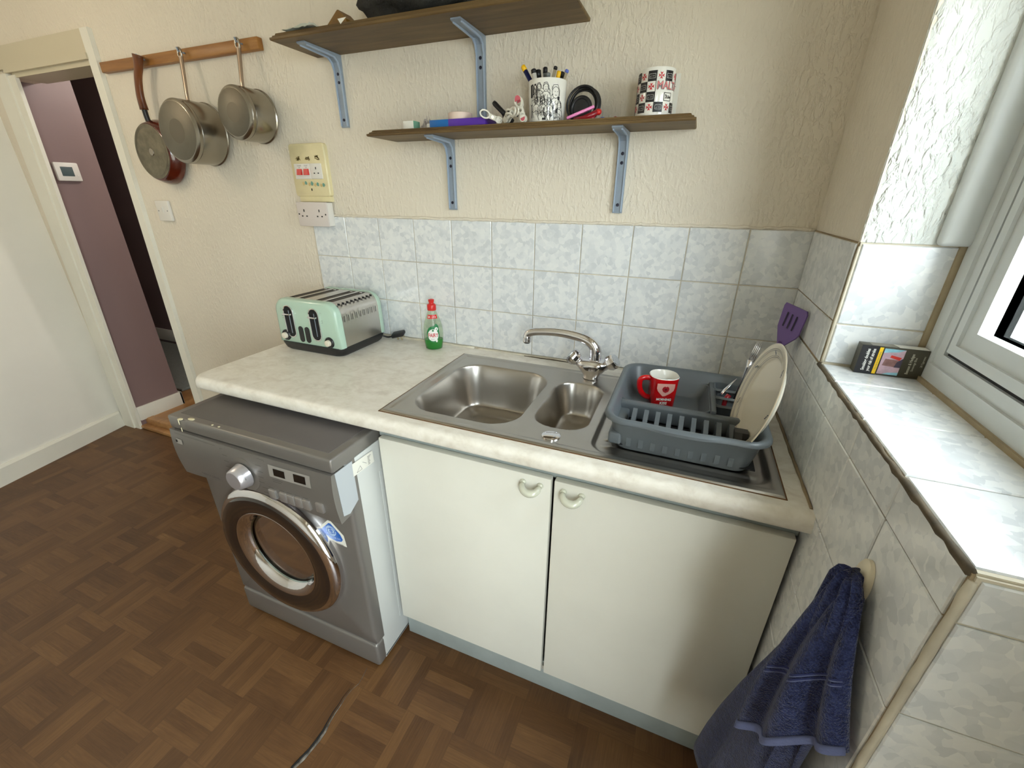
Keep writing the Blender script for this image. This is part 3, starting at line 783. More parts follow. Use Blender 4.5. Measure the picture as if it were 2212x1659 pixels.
# dial
kx, kz = -1.322, .722
yk = cpf(kx, kz)[1]
MB().lathe([(.052, 0), (.052, .0025), (.046, .003)], (kx, yk+.004, kz), (0, -1, 0), 32).build('dial_ring', M('dial_ring_grey', lin(128, 122, 116), .4, .4), CPN, 40)
dk = MB(); dk.lathe([(.036, .003), (.034, .012), (.030, .030), (.026, .034), (.012, .0345), (.001, .0348)], (kx, yk, kz), (0, -1, 0), 32); dk = dk.build('dial', M('satin_silver', lin(200, 198, 204), .28, .7), CPN, 40)
MB().box(-.002, .002, -.0015, .0015, -.010, .010, .001).xform(Matrix.Translation((kx+.027, yk-.020, kz+.012)) @ Matrix.Rotation(-.5, 4, 'Y')).build('dial_mark', GREYINK, dk)
def dimwin(a0, a1, z0, z1, mat_, name, off=.001, par=CPN):
    mb = MB(); mb.grid(lambda u, v: cpf(a0+(a1-a0)*u, z0+(z1-z0)*v, off), 4, 3)
    return mb.build(name, mat_, par, True, recalc=False)
DISP = M('display_black', (.012, .009, .007), .12)
PANLT = M('display_surround', lin(176, 172, 166), .35, .4)
dimwin(-1.222, -1.082, .744, .780, PANLT, 'display_surround', .0010)
dimwin(-1.205, -1.166, .751, .772, DISP, 'display', .0018); dimwin(-1.136, -1.097, .751, .774, DISP, 'display', .0018)
def button(a0, a1, z0, z1):
    p = cpf((a0+a1)/2, (z0+z1)/2)
    MB().box(a0, a1, p[1]-.006, p[1]+.006, z0, z1, .003).xform(Matrix.Identity(4)).build('button', M('button_silver', lin(168, 164, 160), .3, .6), CPN, 40)
button(-1.243, -1.218, .668, .697)
for i in range(4): button(-1.205+i*.0265, -1.180+i*.0265, .667, .698)
button(-1.080, -1.055, .672, .702)
mb = MB()
strokes(mb, lambda a, b: cpf(a, b, .0009), [[(-1.402, .785), (-1.402, .672)], [(-1.236, .788), (-1.236, .66)], [(-1.402, .785), (-1.39, .785)], [(-1.26, .788), (-1.236, .788)]], .0011)
rg = random.Random(9)
for i in range(6):
    for sx in (-1, 1):
        a = kx+sx*(.060+.008*rg.random()); b = kz+.045-.018*i
        strokes(mb, lambda a, b: cpf(a, b, .0009), [[(a-.010, b), (a+.010, b)]], .0018)
for i in range(4): strokes(mb, lambda a, b: cpf(a, b, .0009), [[(-1.203+i*.027, .704), (-1.185+i*.027, .704)]], .0016)
strokes(mb, lambda a, b: cpf(a, b, .0009), [[(-1.215, .736), (-1.180, .736)], [(-1.215, .730), (-1.186, .730)], [(-1.24, .704), (-1.222, .704)]], .0018)
mb.build('panel_lettering', CPL, CPN, recalc=False)['kind'] = 'stuff'
# detergent drawer outline and its little latch
mb = MB(); strokes(mb, lambda a, b: cpf(a, b, .0009), [[(-1.595, .788), (-1.42, .788)]], .001); mb.build('drawer_line', CPL, CPN, recalc=False)
dimwin(-1.592, -1.566, .756, .772, PANLT, 'drawer_latch', .0012)
dimwin(-1.594, -1.586, .760, .768, DARKHOLE, 'latch_hole', .0016)
text_on('drawer_lettering', 'DIRECT DRIVE', .012, CPL, CPN, lambda a, b: cpf(-1.492+a, .664+b, .0009))
# porthole door
dc = Vector((-1.326, 0, .405)); ya = yf-.004
PD = MB()
PD.lathe([(.238, -.002), (.238, .014), (.233, .026), (.222, .034), (.214, .036)], (dc.x, ya, dc.z), (0, -1, 0), 64, True, False)
PD = PD.build('porthole_door', CHROME, WM, 50)
MB().lathe([(.216, .034), (.214, .037), (.195, .039), (.168, .038), (.157, .033)], (dc.x, ya, dc.z), (0, -1, 0), 64, False, False).build('door_face', DARKGLOSS, PD, True)
MB().lathe([(.158, .034), (.154, .036), (.136, .008), (.130, .002)], (dc.x, ya, dc.z), (0, -1, 0), 64, False, False).build('chrome_lip', CHROME, PD, True)
MB().lathe([(.132, .006), (.122, .0), (.105, -.03), (.092, -.075), (.06, -.085), (.001, -.088)], (dc.x, ya, dc.z), (0, -1, 0), 48, False, False).build('door_glass', DOORGL, PD, True)
MB().lathe([(.131, -.004), (.128, -.03), (.136, -.055), (.12, -.07), (.15, -.10)], (dc.x, ya, dc.z), (0, -1, 0), 48, False, False).build('rubber_seal', M('grey_rubber', lin(120, 130, 128), .5), WM, True)
MB().lathe([(.16, -.10), (.22, -.105), (.22, -.34), (.001, -.35)], (dc.x, ya, dc.z), (0, -1, 0), 40, False, False).build('drum', mat_steel('drum_steel', (.30, .33, .33), .35), WM, True)
# recessed cut-outs have to be open: the drum sits in an opening of the front and cabinet
# blue sticker, kite-shaped with a swirl emblem
sy = yf-.0048
SF = lambda a, b: (a, sy, b)
st = MB(); st.quad(*[SF(a, b) for a, b in ((-1.146, .556), (-1.137, .518), (-1.056, .512), (-1.060, .553), (-1.098, .592), (-1.110, .592))]); st = st.build('sticker', CARD, WM, recalc=False)
sy -= .0004
flat('blue_panel', BLUEL, st, SF, [(-1.138, .554), (-1.130, .538), (-1.112, .526), (-1.09, .522), (-1.072, .527), (-1.066, .536), (-1.072, .552), (-1.101, .583), (-1.108, .583)])
sy -= .0004
mb = MB(); cc = (-1.104, .556)
def arc(r, a0, a1, n=16, ox=0, oz=0): return [(cc[0]+ox+r*math.cos(math.radians(a0+(a1-a0)*k/n)), cc[1]+oz+r*math.sin(math.radians(a0+(a1-a0)*k/n))) for k in range(n+1)]
strokes(mb, SF, [arc(.0165, 20, 200), arc(.0165, 210, 370), arc(.0115, -30, 150, 12, -.001, .001), arc(.0115, 150, 330, 12, .001, -.001), arc(.005, 100, 300, 10, -.003, -.001), arc(.005, -80, 120, 10, .003, .001)], .0028)
mb.build('swirl_emblem', M('pale_blue_print', lin(190, 216, 244), .4), st, recalc=False)
text_on('sticker_lettering', 'INVERTER DD', .0085, M('pale_blue_print', (.5, .6, .8)), st, lambda a, b: SF(-1.100+a, .5335+b+.12*a*a*8))
text_on('sticker_lettering', '10 year guarantee', .0075, GREYINK, st, lambda a, b: SF(-1.094+a, .5165+b))
# white label on the side
LF = lambda a, b: (x1+.0032, a, b)
lb = MB(); lb.quad(*[LF(a, b) for a, b in ((-.658, .748), (-.576, .744), (-.578, .782), (-.657, .786))]); lb = lb.build('side_label', CARD, WM, recalc=False)
mb = MB(); LF2 = lambda a, b: (x1+.0036, a, b)
rg = random.Random(4)
for i in range(7): strokes(mb, LF2, [[(-.60, .750+i*.004), (-.60+.006+.008*rg.random(), .750+i*.004)]], .0016)
strokes(mb, LF2, [[(-.645, .752), (-.63, .765), (-.625, .751), (-.645, .752)], [(-.62, .77), (-.606, .758)]], .001)
mb.build('label_print', GREYINK, lb, recalc=False)
box('rear_hose', M('hose_grey', lin(170, 178, 180), .5), WM, -1.60, -1.55, yb-.0005, -.06, .30, .80, .01)

# ------------------------------------------------------------------ toaster
TO = thing('toaster', 'mint green four-slice toaster with brushed steel sides', 'toaster', (-1.49, -.165, .90))
ax0, ax1, ay0, ay1 = -1.637, -1.352, -.290, -.040
mb = MB()
for k, (h, i) in enumerate(((.0, .012), (.006, .002), (.034, .004))): pass
mb.rings([[(x, y, .900+h) for x, y in rrect(ax0+i, ax1-i, ay0+i, ay1-i, .028)] for h, i in ((.0, .014), (.008, .006), (.028, .0), (.033, .0))])
mb.build('base', BLACK, TO, 40)
def hood(x0_, x1_, z0_, z1_, r, n=8):
    P = [(x0_, z0_), (x1_, z0_)]
    for k in range(n+1):
        a = PI/2*k/n; P.append((x1_-.004-r+r*math.cos(a), z1_-r+r*math.sin(a)))
    for k in range(n+1):
        a = PI/2+PI/2*k/n; P.append((x0_+.004+r+r*math.cos(a), z1_-r+r*math.sin(a)))
    return P
tz0, tz1 = .932, 1.088
mb = MB()                        # steel wrap: sides and top, the four slots are flat dark quads with painted shadow strips
ho = hood(ax0+.002, ax1-.002, tz0, tz1, .045)
mb.rings([[(x, y, z) for x, z in ho] for y in (ay0+.026, ay1-.024)])
mb.build('steel_wrap', BRUSH, TO, 35)
def endcap(y0, y1, name, dome):
    rs = []
    for y, ins in ((y1, .0), (y0+.010*dome, .0), (y0+.003*dome, .004), (y0, .012)):
        rs.append([(x, y, z) for x, z in hood(ax0+ins, ax1-ins, tz0 if ins < .005 else tz0+.003, tz1+.003-ins, .047-ins*.6)])
    mb = MB(); mb.rings(rs); return mb.build(name, MINT, TO, 50)
FR = endcap(ay0+.002, ay0+.030, 'front_panel', 1); endcap(ay1-.001, ay1-.026, 'rear_panel', -1)
SLW = M('slot_inside', lin(64, 52, 38), .5, .6)
for k, sx in enumerate((-1.580, -1.535, -1.456, -1.411)):
    f = MB(); z = tz1+.0006
    sl = MB(); sl.quad((sx-.013, -.250, z), (sx+.013, -.250, z), (sx+.013, -.078, z), (sx-.013, -.078, z)); sl = sl.build('slot', SLW, TO, recalc=False)
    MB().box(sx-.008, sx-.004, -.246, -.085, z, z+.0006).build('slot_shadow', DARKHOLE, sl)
    MB().ball((sx+.003, -.092, z), (.007, .004, .002), 10).build('slot_guide', CHROME, sl, True)
yF = ay0+.0022
FP = lambda a, b, o=.0006: (a, yF-o, b)
def stadium(mb, xc, z0_, z1_, r, y0, y1, lean=0):
    P = [(xc+r*math.cos(a), z1_-r+r*math.sin(a)) for a in [PI*k/10 for k in range(11)]]+[(xc+r*math.cos(a), z0_+r+r*math.sin(a)) for a in [PI+PI*k/10 for k in range(11)]]
    mb.prism(P, 'y', y0, y1)
def stad_ring(xc, z0_, z1_, r, wd, y0, y1):
    def ring(rr, y):
        return [(xc+rr*math.cos(a), y, z1_-r+rr*math.sin(a)) for a in [PI*k/10 for k in range(11)]]+[(xc+rr*math.cos(a), y, z0_+r+rr*math.sin(a)) for a in [PI+PI*k/10 for k in range(11)]]
    mb = MB(); mb.rings([ring(r, y1), ring(r, y0), ring(r-wd*.4, y0-.001), ring(r-wd, y0), ring(r-wd, y1)], True, False, False); return mb
for xc in (-1.566, -1.450):
    mb = MB(); stadium(mb, xc, .954, 1.067, .0195, yF-.0004, yF+.004); lv = mb.build('lever_slot', DARKHOLE, FR)
    stad_ring(xc, .952, 1.069, .0225, .0038, yF-.004, yF+.003).build('chrome_surround', CHROME, lv, 40)
    MB().box(xc-.0012, xc+.0012, yF-.0012, yF, .968, 1.05).build('lever_track', GREYMETAL, lv)
    MB().box(xc-.017, xc+.017, yF-.015, yF-.001, 1.036, 1.0415, .0012).build('lever', CHROME, lv, 40)
for xc in (-1.523, -1.494):
    mb = MB(); stadium(mb, xc, .940, .998, .0105, yF-.002, yF+.003); mb.build('control_strip', BLACK, FR)
for xc, zc in ((-1.597, .958), (-1.399, .953)):
    kb = MB(); kb.lathe([(.0195, .0), (.0195, .006), (.017, .009)], (xc, yF+.003, zc), (0, -1, 0), 24); kb = kb.build('dial', BLACK, FR, 40)
    MB().lathe([(.0115, .008), (.0105, .018), (.008, .019), (.001, .0192)], (xc, yF+.003, zc), (0, -1, 0), 20).build('dial_cap', M('ivory_cap', lin(220, 212, 194), .3), kb, 40)
mb = MB()
for xc in (-1.600, -1.420): strokes(mb, FP, [[(xc+.004*math.cos(a), 1.052+.004*math.sin(a)) for a in [PI*k/5 for k in range(8)]], [(xc-.003, 1.026), (xc+.004, 1.03), (xc+.004, 1.02), (xc-.003, 1.02)]], .0007)
mb.build('printed_symbols', GREYINK, FR, recalc=False)['kind'] = 'stuff'
for i in range(9):
    y = -.250+i*.0205
    MB().box(ax1-.0024, ax1-.0014, y-.0009, y+.0009, 1.022, 1.043).build('vent_slit', DARKHOLE, TO)
    MB().box(ax1-.022, ax1-.012, y-.0009, y+.0009, tz1-.0105, tz1-.0035).build('vent_slit', DARKHOLE, TO)
# plug on its flex, lying behind the toaster
cp_ = smooth_path([(-1.375, -.046, .914), (-1.355, -.036, .906), (-1.335, -.036, .910), (-1.318, -.040, .916)])
cord = MB(); cord.tube(cp_, .0032, 8); cord = cord.build('flex', BLACK, TO, True)
pm = Matrix.Translation((-1.293, -.044, .9265)) @ Matrix.Rotation(.20, 4, 'Z') @ Matrix.Rotation(-.25, 4, 'Y') @ Matrix.Rotation(.25, 4, 'X')
MB().box(-.026, .026, -.018, .018, -.006, .009, .006).xform(pm).build('plug', BLACK, TO, 40)
for px_, py_ in ((.012, -.011), (.012, .011), (-.010, 0)):
    MB().box(px_-.0022, px_+.0022, py_-.003, py_+.003, -.021, -.005).xform(pm).build('plug_pin', mat_steel('brass_pin', (.66, .58, .42), .25) if 'brass_pin' not in MATS else MATS['brass_pin'], TO)

# ------------------------------------------------------------------ washing-up liquid bottle
bx, by = -1.119, -.066
BO = thing('dish_soap_bottle', 'clear dish soap bottle with red cap and green liquid', 'bottle', (bx, by, .90))
bp = [(.0, .026, .017), (.004, .031, .021), (.03, .0345, .0235), (.06, .036, .0245), (.085, .034, .0235), (.105, .029, .021), (.125, .0215, .018), (.140, .0155, .0145), (.148, .013, .013)]
def brs(f, z0=0, z1=1, k=24):
    return [[(bx+rx*f*math.cos(a), by+ry*f*math.sin(a), .900+h) for a in [2*PI*i/k for i in range(k)]] for h, rx, ry in bp if z0 <= h <= z1]
mb = MB(); mb.rings(brs(1.0), True, False, False); bt = mb.build('bottle_body', CLEAR, BO, True)
mb = MB(); rs = [[(bx+rx*.97*math.cos(a), by+ry*.97*math.sin(a), .901+h) for a in [2*PI*i/24 for i in range(24)]] for h, rx, ry in ((.0, .026, .017), (.004, .031, .021), (.03, .0345, .0235), (.038, .0349, .0238))]
mb.rings(rs); mb.build('liquid', GREENLIQ, BO, 50)
MB().lathe([(.0155, .146), (.0160, .150), (.0160, .164), (.0135, .168), (.009, .169), (.0085, .172), (.0105, .180), (.0105, .184), (.004, .186)], (bx, by, .900), (0, 0, 1), 20).build('cap', REDP, BO, 40)
def bsurf(a, b, off=.0008):
    h = b
    for (h0, rx0, ry0), (h1, rx1, ry1) in zip(bp, bp[1:]):
        if h0 <= h <= h1:
            t = (h-h0)/(h1-h0); rx = rx0+(rx1-rx0)*t; ry = ry0+(ry1-ry0)*t; break
    rx += off; ry += off
    th = a/rx*.92
    return (bx+rx*math.sin(th)*1.0, by-ry*math.cos(th), .900+h)
def fan(mb, fn, P):
    """closed outline filled from its centre in rings so that it follows a curved surface"""
    cx = sum(p[0] for p in P)/len(P); cy = sum(p[1] for p in P)/len(P)
    prev = [(cx+(x-cx)*.02, cy+(y-cy)*.02) for x, y in P]
    for k in range(1, 5):
        cur = [(cx+(x-cx)*k/4, cy+(y-cy)*k/4) for x, y in P]
        n = len(P)
        for i in range(n):
            j = (i+1) % n; mb.quad(fn(*prev[i]), fn(*prev[j]), fn(*cur[j]), fn(*cur[i]))
        prev = cur
def ell(cx, cy, rx, ry, n=28, a0=0): return [(cx+rx*math.cos(a0+2*PI*k/n), cy+ry*math.sin(a0+2*PI*k/n)) for k in range(n)]
gp = [(x+.006*max(0, (y-.066)/.03)*(x > 0), y) for x, y in ell(.0, .061, .0262, .0305)]
gp = [(x, y+(.010 if x > .008 and y > .075 else 0)) for x, y in gp]
mb = MB(); fan(mb, lambda a, b: bsurf(a, b, .0006), gp); lbl = mb.build('green_label', GREENL, BO, recalc=False)
mb = MB(); fan(mb, lambda a, b: bsurf(a, b, .0010), ell(.0, .058, .0215, .0225)); mb.build('label_disc', WHITEINK, lbl, recalc=False)
mb = MB(); fan(mb, lambda a, b: bsurf(a, b, .0014), ell(.014, .081, .0068, .0068, 16)); fan(mb, lambda a, b: bsurf(a, b, .0014), ell(.013, .037, .004, .006, 10)); mb.build('label_badge', WHITEINK, lbl, recalc=False)
mb = MB(); fan(mb, lambda a, b: bsurf(a, b, .0018), ell(.014, .0805, .002, .003, 8)); fan(mb, lambda a, b: bsurf(a, b, .0014), ell(.0, .0755, .0042, .0036, 10)); mb.build('label_drop', GREENL, lbl, recalc=False)
text_on('label_lettering', 'FAIRY', .0205, REDINK, lbl, lambda a, b: bsurf(a, .0575+b, .0016), .0004, sx=.76)
text_on('label_lettering', 'ORIGINAL', .0036, GREYINK, lbl, lambda a, b: bsurf(a-.002, .0435+b, .0016))
mb = MB(); mb.grid(lambda u, v: bsurf(-.021+.042*u-.0015*(v-.5)*(u-.5)*4, .118+.014*v, .0006), 12, 3); rb = mb.build('red_band', REDP, BO, True, recalc=False)
text_on('band_lettering', '2X', .010, WHITEINK, rb, lambda a, b: bsurf(a-.013, .1245+b, .0014), .0002)
BO.rotation_euler = (0, 0, .52)
text_on('band_lettering', '- 1 s', .009, WHITEINK, rb, lambda a, b: bsurf(a+.007, .1245+b, .0014), .0002)

# ------------------------------------------------------------------ dish drainer
DR = thing('dish_drainer', 'grey plastic dish drainer standing on the sink drainboard', 'dish drainer', (-.243, -.338, .899))
X0, X1, Y0_, Y1_ = -.411, -.076, -.526, -.152
ZR, ZB = .986, .901
def ring_(ins, z, r, bulge=0.0):
    P = rrect(X0+ins, X1-ins, Y0_+ins, Y1_-ins, r, 6)
    return [(x, y-(bulge*math.exp(-((x+.245)/.055)**4) if y < Y0_+.06 else 0)+(bulge*.6*math.exp(-((x+.255)/.055)**4) if y > Y1_-.06 else 0), z) for x, y in P]
# densify the long sides so that the handle bulge shows
def dens(P, n=10):
    out = []
    for i in range(len(P)):
        a, b = Vector(P[i]), Vector(P[(i+1) % len(P)])
        k = n*2 if (b-a).length > .08 else 1
        for j in range(k): out.append(tuple(a+(b-a)*j/k))
    return out
def rg2(ins, z, r, bl=0.0):
    P = dens([(x, y, z) for x, y in rrect(X0+ins, X1-ins, Y0_+ins, Y1_-ins, r, 6)])
    return [(x, y-(bl*math.exp(-((x+.245)/.06)**4) if y < Y0_+.06 else 0)+(bl*.4*math.exp(-((x+.245)/.06)**4) if y > Y1_-.06 else 0), z) for x, y, z in P]
mb = MB()
mb.rings([rg2(.030, ZB, .03), rg2(.028, ZB+.004, .03), rg2(.012, ZR-.012, .04, .002), rg2(.006, ZR-.014, .045, .008), rg2(.0, ZR-.010, .048, .009), rg2(.0, ZR-.004, .048, .009), rg2(.004, ZR, .046, .007), rg2(.010, ZR, .042, .004), rg2(.016, ZR-.006, .04, .001), rg2(.030, ZB+.012, .03), rg2(.034, ZB+.008, .03)], True, True, True)
mb.build('tub', GREYPL, DR, 50)
DZ = .9105
# cup tray at the back: sloping walls, floor with drain holes
def tray(x0_, x1_, y0_, y1_, ztop, zbot, ins, name, r=.02):
    mb = MB()
    mb.rings([[(x, y, ztop-.004) for x, y in rrect(x0_-.008, x1_+.008, y0_-.008, y1_+.008, r+.008)], [(x, y, ztop) for x, y in rrect(x0_-.004, x1_+.004, y0_-.004, y1_+.004, r+.004)],
              [(x, y, ztop-.001) for x, y in rrect(x0_, x1_, y0_, y1_, r)], [(x, y, zbot+.006) for x, y in rrect(x0_+ins, x1_-ins, y0_+ins, y1_-ins, r)], [(x, y, zbot) for x, y in rrect(x0_+ins+.006, x1_-ins-.006, y0_+ins+.006, y1_-ins-.006, r)]], True, False, True)
    return mb.build(name, GREYPL, DR, 40)
ct = tray(-.392, -.186, -.352, -.172, .958, .918, .012, 'cup_tray')
for j in range(3):
    for i in range(10):
        hx, hy = -.362+i*.0155, -.318+j*.018+(.002 if i % 2 else 0)
        if i in (4, 5) and j > 0 and False: continue
        MB().lathe([(.0045, .0), (.0045, .0006)], (hx, hy, .9182), (0, 0, 1), 10).build('drain_hole', DARKHOLE, ct)
for k, (a, b) in enumerate(((-.208, -.176), (-.250, -.216), (-.292, -.258))):
    c = tray(-.170, -.100, a-.036 if False else a-.010, b, .968-.004*k, .915, .006, 'cutlery_cup', .008)
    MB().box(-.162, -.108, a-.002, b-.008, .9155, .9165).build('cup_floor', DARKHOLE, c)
box('partition', GREYPL, DR, -.184, -.172, -.36, -.172, .918, .966, .003)
box('ledge', GREYPL, DR, -.394, -.09, -.372, -.352, .914, .958, .006, 3)
# plate rack: dark well with nine curved fins
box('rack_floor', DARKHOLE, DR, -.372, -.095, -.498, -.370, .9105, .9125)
box('rack_cheek', GREYPL, DR, -.396, -.366, -.505, -.366, .912, .942, .006, 3)
for i in range(9):
    fxc = -.350+i*.0258
    P = []
    for k in range(9):
        t = k/8; P.append((-.505+.088*t, .940+.010*t+.018*t*t))
    P += [(-.411, .961), (-.405, .956), (-.398, .914), (-.505, .914)]
    mb = MB(); mb.prism(P, 'x', fxc-.0050, fxc+.0050); mb.build('fin', GREYPL, DR, 30)

# ------------------------------------------------------------------ red mug in the cup tray
MG = thing('red_mug', 'red squarish mug with lips motif standing in the dish drainer', 'mug', (-.300, -.256, .9185))
mx, my, mz = -.300, -.256, .9187
def sq(h, hw, r): return [(mx+x, my+y, mz+h) for x, y in rrect(-hw, hw, -hw, hw, r, 5)]
RZ = Matrix.Translation((mx, my, 0)) @ Matrix.Rotation(.30, 4, 'Z') @ Matrix.Translation((-mx, -my, 0))
mb = MB(); mb.rings([sq(0, .027, .008), sq(.003, .029, .009), sq(.045, .0325, .019), sq(.080, .0365, .031)], True, True, False); mb.xform(RZ); mgb = mb.build('mug_body', REDC, MG, 50)
mb = MB(); mb.rings([sq(.080, .0365, .031), sq(.0818, .0352, .030), sq(.080, .0338, .029), sq(.045, .030, .018), sq(.006, .0265, .010)], True, False, True); mb.xform(RZ); mb.build('mug_lining', WHITEC, MG, 50)
hp = smooth_path([(mx-.034, my, mz+.070), (mx-.050, my, mz+.071), (mx-.060, my, mz+.064), (mx-.060, my, mz+.046), (mx-.054, my, mz+.030), (mx-.042, my, mz+.018), (mx-.029, my, mz+.014)])
mb = MB(); mb.tube(hp, .0056, 10, True, 1.3); mb.xform(RZ); mb.build('handle', REDC, MG, True)
def mface(a, b, off=.0006):
    hw = .029+(b-.003)/(.045-.003)*.0035 if b < .045 else .0325+(b-.045)/.035*.004
    return tuple(RZ @ Vector((mx+a, my-hw-off, mz+b)))
def mflat(name, mat_, P, off): 
    mb = MB(); mb.quad(*[mface(a, b, off) for a, b in P]); return mb.build(name, mat_, mgb, recalc=False)
shield = [(-.024, .070), (.020, .070), (.0205, .058), (.019, .050), (.012, .042), (.000, .034), (-.006, .033), (-.013, .040), (-.020, .048), (-.0235, .056)]
mflat('shield_print', PINKP, [(a, b) for a, b in shield[::-1]], .0008)
LIP = M('lip_red', lin(168, 34, 44), .4)
lp = [(-.010, .054), (-.008, .060), (-.004, .0625), (-.001, .0605), (.002, .0625), (.006, .060), (.008, .054), (.006, .047), (-.001, .0435), (-.007, .047)]
mflat('lips_print', LIP, lp[::-1], .0012)
mflat('lips_gap', M('lip_dark', (.06, .002, .004), .5), [(-.0045, .0535), (-.001, .051), (.0035, .0535), (-.0005, .0555)], .0016)
text_on('mug_lettering', 'MORNING', .0092, WHITEINK, mgb, lambda a, b: mface(a-.0015, .0235+b, .001), .00035, sx=.86)
text_on('mug_lettering', 'KISS', .0105, WHITEINK, mgb, lambda a, b: mface(a-.001, .0125+b, .001), .00035, sx=.95)

# ------------------------------------------------------------------ plate standing in the rack
PLc = Vector((-.107, -.407, 1.034)); PN = Vector((-math.cos(.227)*math.cos(.054), -math.cos(.227)*math.sin(.054), math.sin(.227))).normalized()
PLT = thing('dinner_plate', 'cream dinner plate with grey ring lines upright in the dish drainer', 'plate', (PLc.x, PLc.y, .914))
R0 = .1215
MB().lathe([(.060, -.012), (.085, -.012), (.087, -.010), (R0-.004, .0045), (R0, .0065), (R0-.001, .0078), (R0-.006, .0072), (.090, -.004), (.084, -.0055), (.001, -.0055)], PLc, PN, 64).build('dish', CREAMC, PLT, 60)
for r0, r1, off in ((.1060, .1068, .0055), (.1092, .1099, .0066), (.0925, .0934, .0007), (.0958, .0965, .0019)):
    MB().lathe([(r0, off), (r1, off+.0003)], PLc, PN, 72, False, False).build('ring_line', M('grey_blue_glaze', lin(86, 90, 100), .2), PLT)
u_ = PN.cross(Vector((0, 0, 1))).normalized(); v_ = PN.cross(u_).normalized()
mb = MB()
for k in range(7):
    a = 2*PI*k/7+.5
    for da, dr in ((0, 0), (.045, .003), (-.04, -.002)):
        p = PLc+(u_*math.cos(a+da)+v_*math.sin(a+da))*(.101+dr)+PN*.0046
        q1, q2 = (u_*math.cos(a+.6)+v_*math.sin(a+.6))*.0032, (u_*math.cos(a+2.2)+v_*math.sin(a+2.2))*.0014
        mb.quad(p-q1-q2, p+q1-q2, p+q1+q2, p-q1+q2)
mb.build('sprig_print', M('grey_blue_glaze', lin(86, 90, 100), .2), PLT, recalc=False)
# black spring peg clipped beside the plate (end stop of the rack)
ES = thing('black_clip', 'black plastic clip hooked on the drainer rack beside the plate', 'clip', (-.124, -.455, .914))
mb = MB(); mb.prism([(-.497, .918), (-.497, .944), (-.462, .974), (-.440, .974), (-.440, .966), (-.470, .940), (-.478, .918)], 'x', -.142, -.128); mb.build('arm', BLACK, ES)
mb = MB(); mb.prism([(-.462, .974), (-.440, .974), (-.440, .930), (-.446, .918), (-.470, .918), (-.470, .935)], 'x', -.128, -.116); mb.build('jaw', BLACK, ES)

# ------------------------------------------------------------------ spatula, fork and glass lid in the cutlery cup
SPt = thing('spatula', 'purple silicone slotted spatula leaning in the tiled corner', 'spatula', (-.120, -.19, .917))
SPB, SPN = Vector((-.128, -.205, .920)), Vector((-.040, -.150, 1.085))
SPM = Vector((-.026, -.150, 1.186))
def sp3(a, b, o=0.0):
    """spatula plane: a across the blade, b along it from the cup"""
    ax = (SPM-SPN).normalized() if b > .195 else (SPN-SPB).normalized()
    axb = (SPM-SPN).normalized(); ac = Vector((.34, -.94, .06)); ac = (ac-axb*ac.dot(axb)).normalized(); nn = axb.cross(ac)
    p = SPN+axb*(b-.195) if b > .195 else SPB+(SPN-SPB)*(b/.195)
    return p+ac*a+nn*o
def sp_prism(P, t, name, mat_, par, hol=()):
    mb = MB(); A = [mb.bm.verts.new(sp3(a, b, -t/2)) for a, b in P]; B_ = [mb.bm.verts.new(sp3(a, b, t/2)) for a, b in P]; n = len(P)
    mb.bm.faces.new(A); mb.bm.faces.new(B_[::-1])
    for i in range(n): mb.bm.faces.new((A[i], B_[i], B_[(i+1) % n], A[(i+1) % n]))
    return mb.build(name, mat_, par, 30)
bl = sp_prism([(-.010, .192), (.012, .192), (.046, .226), (.052, .236), (.050, .286), (.044, .294), (-.044, .292), (-.048, .284), (-.040, .232)], .003, 'blade', PURPL, SPt)
for a in (-.018, .002, .022):
    mb = MB()
    for o in (-.0018, .0018): mb.quad(sp3(a-.003, .238, o*1.6), sp3(a+.003, .238, o*1.6), sp3(a+.003, .274, o*1.6), sp3(a-.003, .274, o*1.6))
    mb.build('slot', M('slot_purple_dark', lin(40, 28, 56), .7), bl, recalc=False)
mb = MB(); mb.tube([sp3(0, b) for b in (.0, .05, .10, .15, .20)], [.006, .006, .0055, .006, .008], 10); mb.build('handle', PURPL, SPt, True)
FK = thing('fork', 'steel fork standing tines-up behind the plate in the drainer', 'fork', (-.130, -.232, .917))
def fk3(a, b): return Vector((-.130+.30*b*.6+a*.55, -.232+.10*b-a*.83, .918+b))
for a in (-.0075, -.0025, .0025, .0075): MB().tube([fk3(a, .135), fk3(a*1.05, .16), fk3(a, .182)], [.0012, .0012, .0006], 6).build('tine', CHROME, FK, True)
mb = MB(); mb.tube([fk3(0, .0), fk3(0, .08), fk3(0, .118), fk3(0, .137)], [.003, .0025, .005, .0095], 8, True, .4); mb.build('stem', CHROME, FK, True)
KN = thing('paring_knife', 'steel blade knife with dark red handle leaning in the cutlery cup', 'knife', (-.150, -.240, .917))
mb = MB(); mb.tube([(-.165, -.245, .950), (-.150, -.235, .975), (-.128, -.222, 1.004)], [.006, .005, .0012], 8, True, .25); mb.build('blade', CHROME, KN, True)
mb = MB(); mb.tube([(-.150, -.262, .918), (-.147, -.255, .955), (-.140, -.250, .968)], [.006, .007, .006], 8); mb.build('handle', DREDP, KN, True)

# ------------------------------------------------------------------ pixel -> world helper (distance always comes from a known plane)
def at(u, v, axis, val):
    d = r_*((u-1106)/FPX)+d_*((v-829.5)/FPX)+f_
    t = (val-CAM[axis])/d[axis]; return Vector(CAM)+d*t

